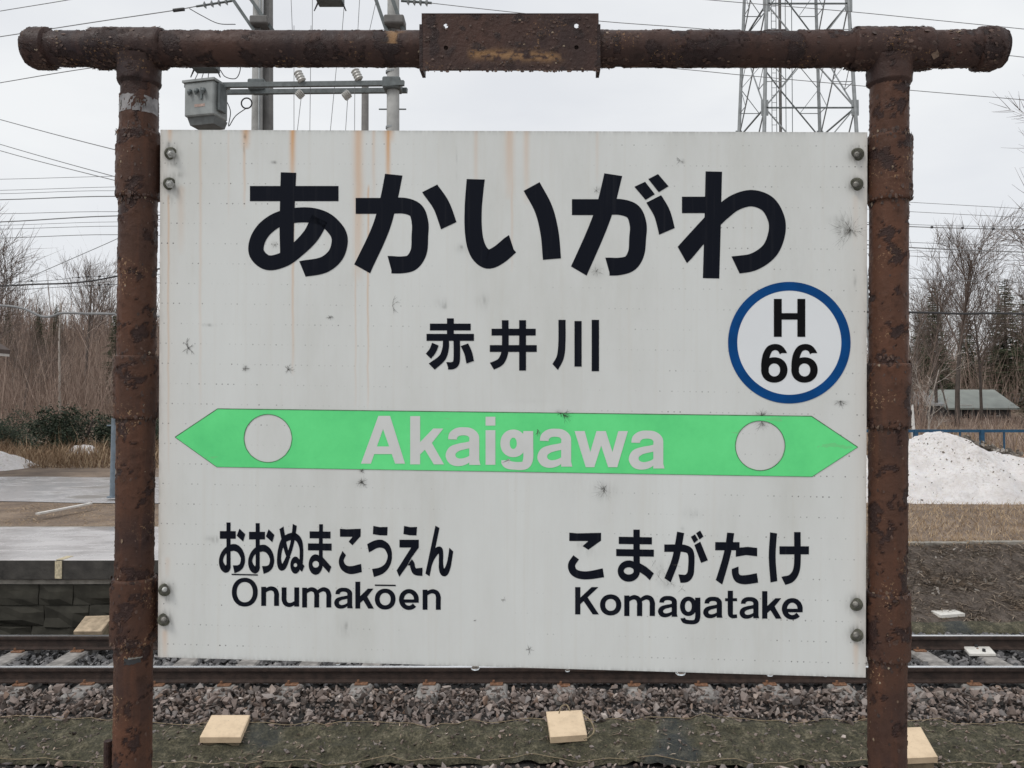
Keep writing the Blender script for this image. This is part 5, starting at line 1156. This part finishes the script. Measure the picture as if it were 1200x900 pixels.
# transformer
dT = 20.45; c = at(243, 123, dT); tr = empty('transformer', (c.x, c.y, at(243, 146, dT).z), 'grey box transformer hanging under the crossarm end', 'transformer')
rz = Matrix.Rotation(R(-14), 3, 'Z'); hT = at(243, 101, dT).z-at(243, 140, dT).z; cz_ = at(243, 120.5, dT).z
MB().box((c.x-.03, c.y, cz_), .86, .62, hT, rz, bev=.03).build('tank', M['transformer'], tr); MB().box((c.x-.03, c.y, cz_+hT/2+.03), .94, .7, .06, rz).build('lid', M['transformer'], tr)
MB().box((c.x-.01, c.y+.05, cz_-hT/2-.10), .80, .56, .19, rz @ Matrix.Rotation(math.pi, 3, 'X'), taper=.86).build('base', M['transformer_shade'], tr)
for k in range(3):
    p = Vector((c.x, c.y, cz_)) + rz @ Vector((-.27+.2*k, -.36, hT*.22)); MB().tube([p+Vector((0, .06, .03)), p, p+Vector((0, -.05, -.05)), p+Vector((0, -.04, -.12))], [.05, .06, .045, .02], 10).build('bushing', M['galv'], tr)
p = Vector((c.x, c.y, cz_)) + rz @ Vector((.0, -.318, -.18)); MB().box(p, .3, .012, .07, rz).build('plate_mark', M['orange_mark'], tr)
for k in (-1, 1): p = Vector((c.x, c.y, cz_)) + rz @ Vector((k*.46, -.05, .05)); MB().box(p, .07, .3, hT*.8, rz, bev=.01).build('side_bracket', M['galv'], tr)
p = Vector((c.x, c.y, cz_)) + rz @ Vector((.06, -.33, .12)); MB().box(p, .05, .05, .3, rz).build('latch', M['galv'], tr)
# small boxes partly hidden by the beam / frame top
for (px, py, d, sx_, sy_, sz_, lb) in ((241, 66, 20.4, .62, .4, .75, 'dark switch box above the transformer behind the pipe beam'), (387, -12, 20.2, .66, .4, .72, 'dark switch box high between the two poles')):
    q = at(px, py, d); e = empty('switch_box', (q.x, q.y, q.z-sz_/2), lb, 'switch box', None); MB().box(q, sx_, sy_, sz_, bev=.02).build('case', M['galv'], e)
    for s in (-1, 1): MB().tube([q+Vector((s*sx_*.6, 0, .1)), q+Vector((s*sx_*.45, 0, -.3)), q+Vector((s*sx_*.62, 0, -.55))], [.03, .03, .015], 6).build('lead', M['cable'], e)
def far(pts, d):
    P = [(q[0], q[1], q[2] if len(q) > 2 else d) for q in pts]
    def ext(a_, b_): k = 1200/abs(a_[0]-b_[0]); return (a_[0]+(a_[0]-b_[0])*k, a_[1]+(a_[1]-b_[1])*k*.8, a_[2])
    if P[0][0] <= -90: P = [ext(P[0], P[1])] + P
    if P[-1][0] >= 1350: P = P + [ext(P[-1], P[-2])]
    return P
swl = lambda pts, d, r, label, mat='cable', cat='wire', group=None, name='overhead_wire', n=5: tag(swire(name, [at(q[0], q[1], (q[2] if len(q) > 2 else d)) for q in far(pts, d)], r, M[mat], None, n), label, cat, group)
o = MB(); cc_ = at(289, 121, 21); o.tube([cc_+Vector((.14*math.cos(a_), 0, .14*math.sin(a_))) for a_ in np.linspace(0, 6.283, 22)], .02, 6); tag(o.build('cable_loop', M['cable'], own=True), 'black loop of spare cable hanging beside the concrete pole', 'cable')
for k, q in enumerate([((344.5, 30), (344.5, 160)), ((353, 114), (347, 165)), ((364.5, 30), (363, 160)), ((396, 60), (386, 165)), ((407.5, 114), (404.5, 160)), ((416, 60), (415.5, 160)), ((340, -30), (343.5, 60)), ((366, -30), (366, 60)), ((403.5, 5), (399, 60)), ((423, -30), (418, 60)), ((441, 0), (431, 45))]):
    swl(q, 20.3, .008, 'thin drop wire hanging between the two concrete poles', 'wire', group='drop wires between the poles')
swl([(262, 112), (270, 130), (268, 148), (276, 136), (290, 126)], 20.8, .012, 'thin lead looping from the transformer side to the pole')
swl([(258, 82), (264, 90), (276, 92), (281, 84), (282, 70)], 20.4, .012, 'slack lead drooping under the switch box')
for k in range(3): swl([(226+9*k, 98), (230+7*k, 90), (233+6*k, 84)], 20.3, .010, 'short lead between switch box and transformer', group='transformer leads')
# dead-end insulator strings
def string(pts, label, d, n=4, r=.10):
    P = [at(q[0], q[1], d) for q in pts]; e = empty('insulator_string', P[0], label, 'insulator string'); MB().tube(P, .03, 6).build('rod', M['galv'], e)
    for k in range(n):
        f = .25+.6*k/max(1, n-1); c_ = P[0].lerp(P[-1], f); dv_ = (P[-1]-P[0]).normalized(); MB().tube([c_-dv_*.045, c_, c_+dv_*.02], [.05, r, .04], 12).build('disc', M['galv_light'], e)
string([(230, 7.5), (272, 1)], 'grey insulator string where the sloping wire meets the pole', 22); string([(470, 1), (506, 3.5)], 'grey insulator string right of the second pole', 20)
swl([(-260, 82, 27), (0, 43, 24), (120, 24.5), (205, 12), (232, 7)], 22, .013, 'wire sloping up behind the beam end to the insulator string', 'wire')
swl([(203, 12.3), (214, 11), (216, 11)], 22, .05, 'dark wire clamp left of the insulator string', 'cable', 'clamp', None, 'wire_clamp', 8)
swl([(222, 10), (236, 18), (256, 27.5), (276, 28.5)], 22, .012, 'slack jumper lead below the insulator string')
swl([(-260, 57, 32), (0, 13, 28), (85, -1, 26), (200, -22, 24)], 26, .013, 'topmost wire crossing the left corner of the sky', 'wire')
swl([(-260, 140, 30), (0, 97, 26), (100, 80.5), (250, 60)], 24, .013, 'wire sloping up to vanish behind the rusty beam', 'wire')
swl([(-200, 84, 30), (0, 140, 25), (133, 175), (299, 214)], 22, .013, 'lone wire falling towards the left rusty post', 'wire')
swl([(-200, 108, 30), (0, 169, 25), (133, 206.5), (299, 250)], 22, .012, 'upper of two close wires falling to the left post', 'wire'); swl([(-200, 116, 30), (0, 176.5, 25), (133, 211), (299, 252)], 22, .012, 'lower of two close wires falling to the left post', 'wire')
swl([(-100, 378, 30), (25, 329), (80, 305), (138, 279.5), (299, 205)], 23, .010, 'thin stay wire rising to the right above the hill', 'wire')
# long run parallel to the track: supported behind the board on pole B
GR = 'parallel wires above the wood'
LRUN = [(210, 206.5, 237, 244.5, .010), (223, 219, 248, 255, .010), (227, 223.5, 263, 266, .010), (234, 230, 265.5, 269, .019), (250.5, 248, 284, 288, .011), (260, 253, 290, 295.5, .022), (264, 260, 293.5, 299, .009), (268.5, 265, 300, 305.5, .011), (279, 275, 326, 331.5, .013)]
for k, (l0, l1, r0, r1, rad) in enumerate(LRUN):
    sL_ = (l1-l0)/135; sR_ = (r1-r0)/134; m_ = (l1 + sL_*300)*.5 + (r0 - sR_*560)*.5
    wk_ = swl([(-300, l0-sL_*150), (0, l0), (135, l1), (459, m_), (1067, r0), (1200, r1), (1500, r1+sR_*300)], 26, rad*.85, 'one of nine near level wires crossing the sky behind the board', 'wire', group=GR)
    if k == 3: thick = wk_
ha = empty('hidden_crossarm', at(459, 230, 26), 'steel crossarm pole carrying the nine level wires behind the board', 'utility pole')
x_ = colx(459, 26.2); MB().tube([(x_, 26.2, ground_h(x_, 26)), (x_, 26.2, at(459, 190, 26).z)], [.2, .14], 12).build('shaft', M['concrete'], ha)
for y_ in (222, 250, 280, 300): MB().bar(at(435, y_, 26.05), at(483, y_, 26.05), .08, .09).build('arm', M['galv'], ha)
ha.name = 'utility_pole'
for k in range(5): p = at(1092+36*k, 266.3+.95*k, 26); MB().box(p, .06, .06, .07).build('cable_clip', M['cable'], thick)
swl([(-200, 339), (0, 335), (45, 333), (78, 332), (108, 329), (138, 323.5), (300, 295)], 30, .032, 'thick black cable dipping across the hill line')
kw1 = swl([(-200, 334), (0, 331), (60, 328.5), (92, 325), (138, 323), (300, 318)], 31, .010, 'thin wire with small knobs beside the thick black cable')
kw2 = swl([(-200, 345), (0, 341), (60, 337), (100, 335), (138, 333), (300, 328)], 31, .010, 'lower thin wire with knobs under the thick black cable')
for px, py in ((92, 325), (103, 324.3), (117, 323.9), (116, 334), (127, 333.4), (105, 335), (37, 329)): p = at(px, py, 31); MB().box(p, .09, .06, .07, bev=.02).build('wire_knob', M['cable'], kw1 if py < 330 else kw2)
swl([(-200, 352, 15), (0, 358), (27, 361.5), (48, 370.5), (60, 370.8), (72, 367), (100, 367.5), (134, 368), (138, 370), (320, 372)], 15, .022, 'thick grey cable kinked in front of the wood', 'wire', 'cable', None, 'kinked_cable', 8)
swl([(860, 364), (1065, 366), (1100, 366.7), (1130, 367.6), (1160, 367), (1200, 367.8), (1500, 372)], 24, .035, 'thick black cable in front of the trees beside the right post', 'cable', 'cable', None, 'overhead_cable')
swl([(500, 3), (580, 12), (706, 25), (830, 34.5), (1100, 62), (1180, 65), (1200, 67), (1400, 86)], 30, .014, 'wire passing behind the plate and the right beam end', 'wire')
swl([(650, -16), (850, 1.5), (1000, 14), (1100, 24), (1200, 34), (1400, 54)], 40, .018, 'wire crossing in front of the lattice tower top', 'wire')
swl([(700, 72), (820, 83), (870, 88), (1070, 106), (1200, 117), (1400, 135)], 40, .018, 'wire passing behind the right rusty post near its top', 'wire')

# ------------------------------------------------------------------ lattice tower
DTW = 60.; tw_x = colx(951, DTW)+.0; twr = empty('lattice_tower', (tw_x, DTW+3.3, ground_h(tw_x, DTW)-.2), 'grey steel lattice transmission tower', 'transmission tower')
def half(z): return max(.7, (8.55 - (z-1.5)*.0715)/2)
def corner(i, z):
    h = half(z); sx_, sy_ = ((-1, -1), (1, -1), (1, 1), (-1, 1))[i]; return Vector((tw_x+sx_*h, DTW+3.3+sy_*h, z))
z127 = at(951, 127, DTW).z; zt0 = at(951, 3, DTW).z; bay = zt0-z127
lev = [z127-3*bay, z127-2*bay, z127-bay, z127, zt0, zt0+bay, zt0+2*bay*.95]; lev[0] = max(lev[0], 1.2)
for i in range(4): MB().tube([corner(i, lev[0]-1.), corner(i, lev[3]), corner(i, lev[-1])], [.17, .15, .12], 8).build('leg', M['galv_light'], twr)
for a_, b_ in zip(lev[:-1], lev[1:]):
    m_ = (a_+b_)/2
    for i in range(4):
        j = (i+1) % 4; A0, A1, B0, B1 = corner(i, a_), corner(j, a_), corner(i, b_), corner(j, b_); top = (B0+B1)/2; bot = (A0+A1)/2
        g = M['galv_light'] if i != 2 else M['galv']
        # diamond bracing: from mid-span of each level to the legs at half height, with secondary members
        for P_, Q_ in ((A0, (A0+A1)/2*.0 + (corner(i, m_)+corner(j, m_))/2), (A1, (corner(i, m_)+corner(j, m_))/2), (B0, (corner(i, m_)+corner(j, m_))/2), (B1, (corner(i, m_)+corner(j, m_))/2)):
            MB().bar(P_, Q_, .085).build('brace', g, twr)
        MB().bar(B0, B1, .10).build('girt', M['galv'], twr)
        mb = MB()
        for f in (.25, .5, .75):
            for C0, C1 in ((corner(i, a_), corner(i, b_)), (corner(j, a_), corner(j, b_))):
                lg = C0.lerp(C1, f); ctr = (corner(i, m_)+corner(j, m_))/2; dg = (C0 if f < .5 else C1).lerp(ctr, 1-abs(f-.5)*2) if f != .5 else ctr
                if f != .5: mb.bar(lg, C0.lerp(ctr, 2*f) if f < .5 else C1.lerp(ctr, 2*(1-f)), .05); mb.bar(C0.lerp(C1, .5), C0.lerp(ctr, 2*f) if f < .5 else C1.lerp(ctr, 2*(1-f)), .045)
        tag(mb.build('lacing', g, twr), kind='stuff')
    for i in range(4): p = corner(i, b_); MB().box(p, .55, .10 if i < 2 else .1, 1.2, bev=.02).build('gusset', M['galv_light'], twr)
cx_ = colx(917, DTW+3.3); MB().tube([(cx_, DTW+3.3, 1.), (cx_, DTW+3.3, lev[-1])], .12, 8).build('riser', M['pole_dark'], twr)
for px in (906, 911.5, 922.5, 930): x_ = colx(px, DTW+3.3); MB().bar((x_, DTW+3.1, 1.), (x_, DTW+3.1, lev[-1]), .045).build('ladder_rail', M['galv'], twr)
mb = MB(); z = 2.
while z < lev[-1]: mb.bar((colx(906, DTW+3.3), DTW+3.1, z), (colx(911.5, DTW+3.3), DTW+3.1, z), .03); z += .6
tag(mb.build('ladder_rungs', M['galv'], twr), kind='stuff')
for zc in (lev[-1]-1, lev[-1]-7): MB().bar((tw_x-9, DTW+3.3, zc), (tw_x+9, DTW+3.3, zc), .35, .5).build('crossarm', M['galv_light'], twr)
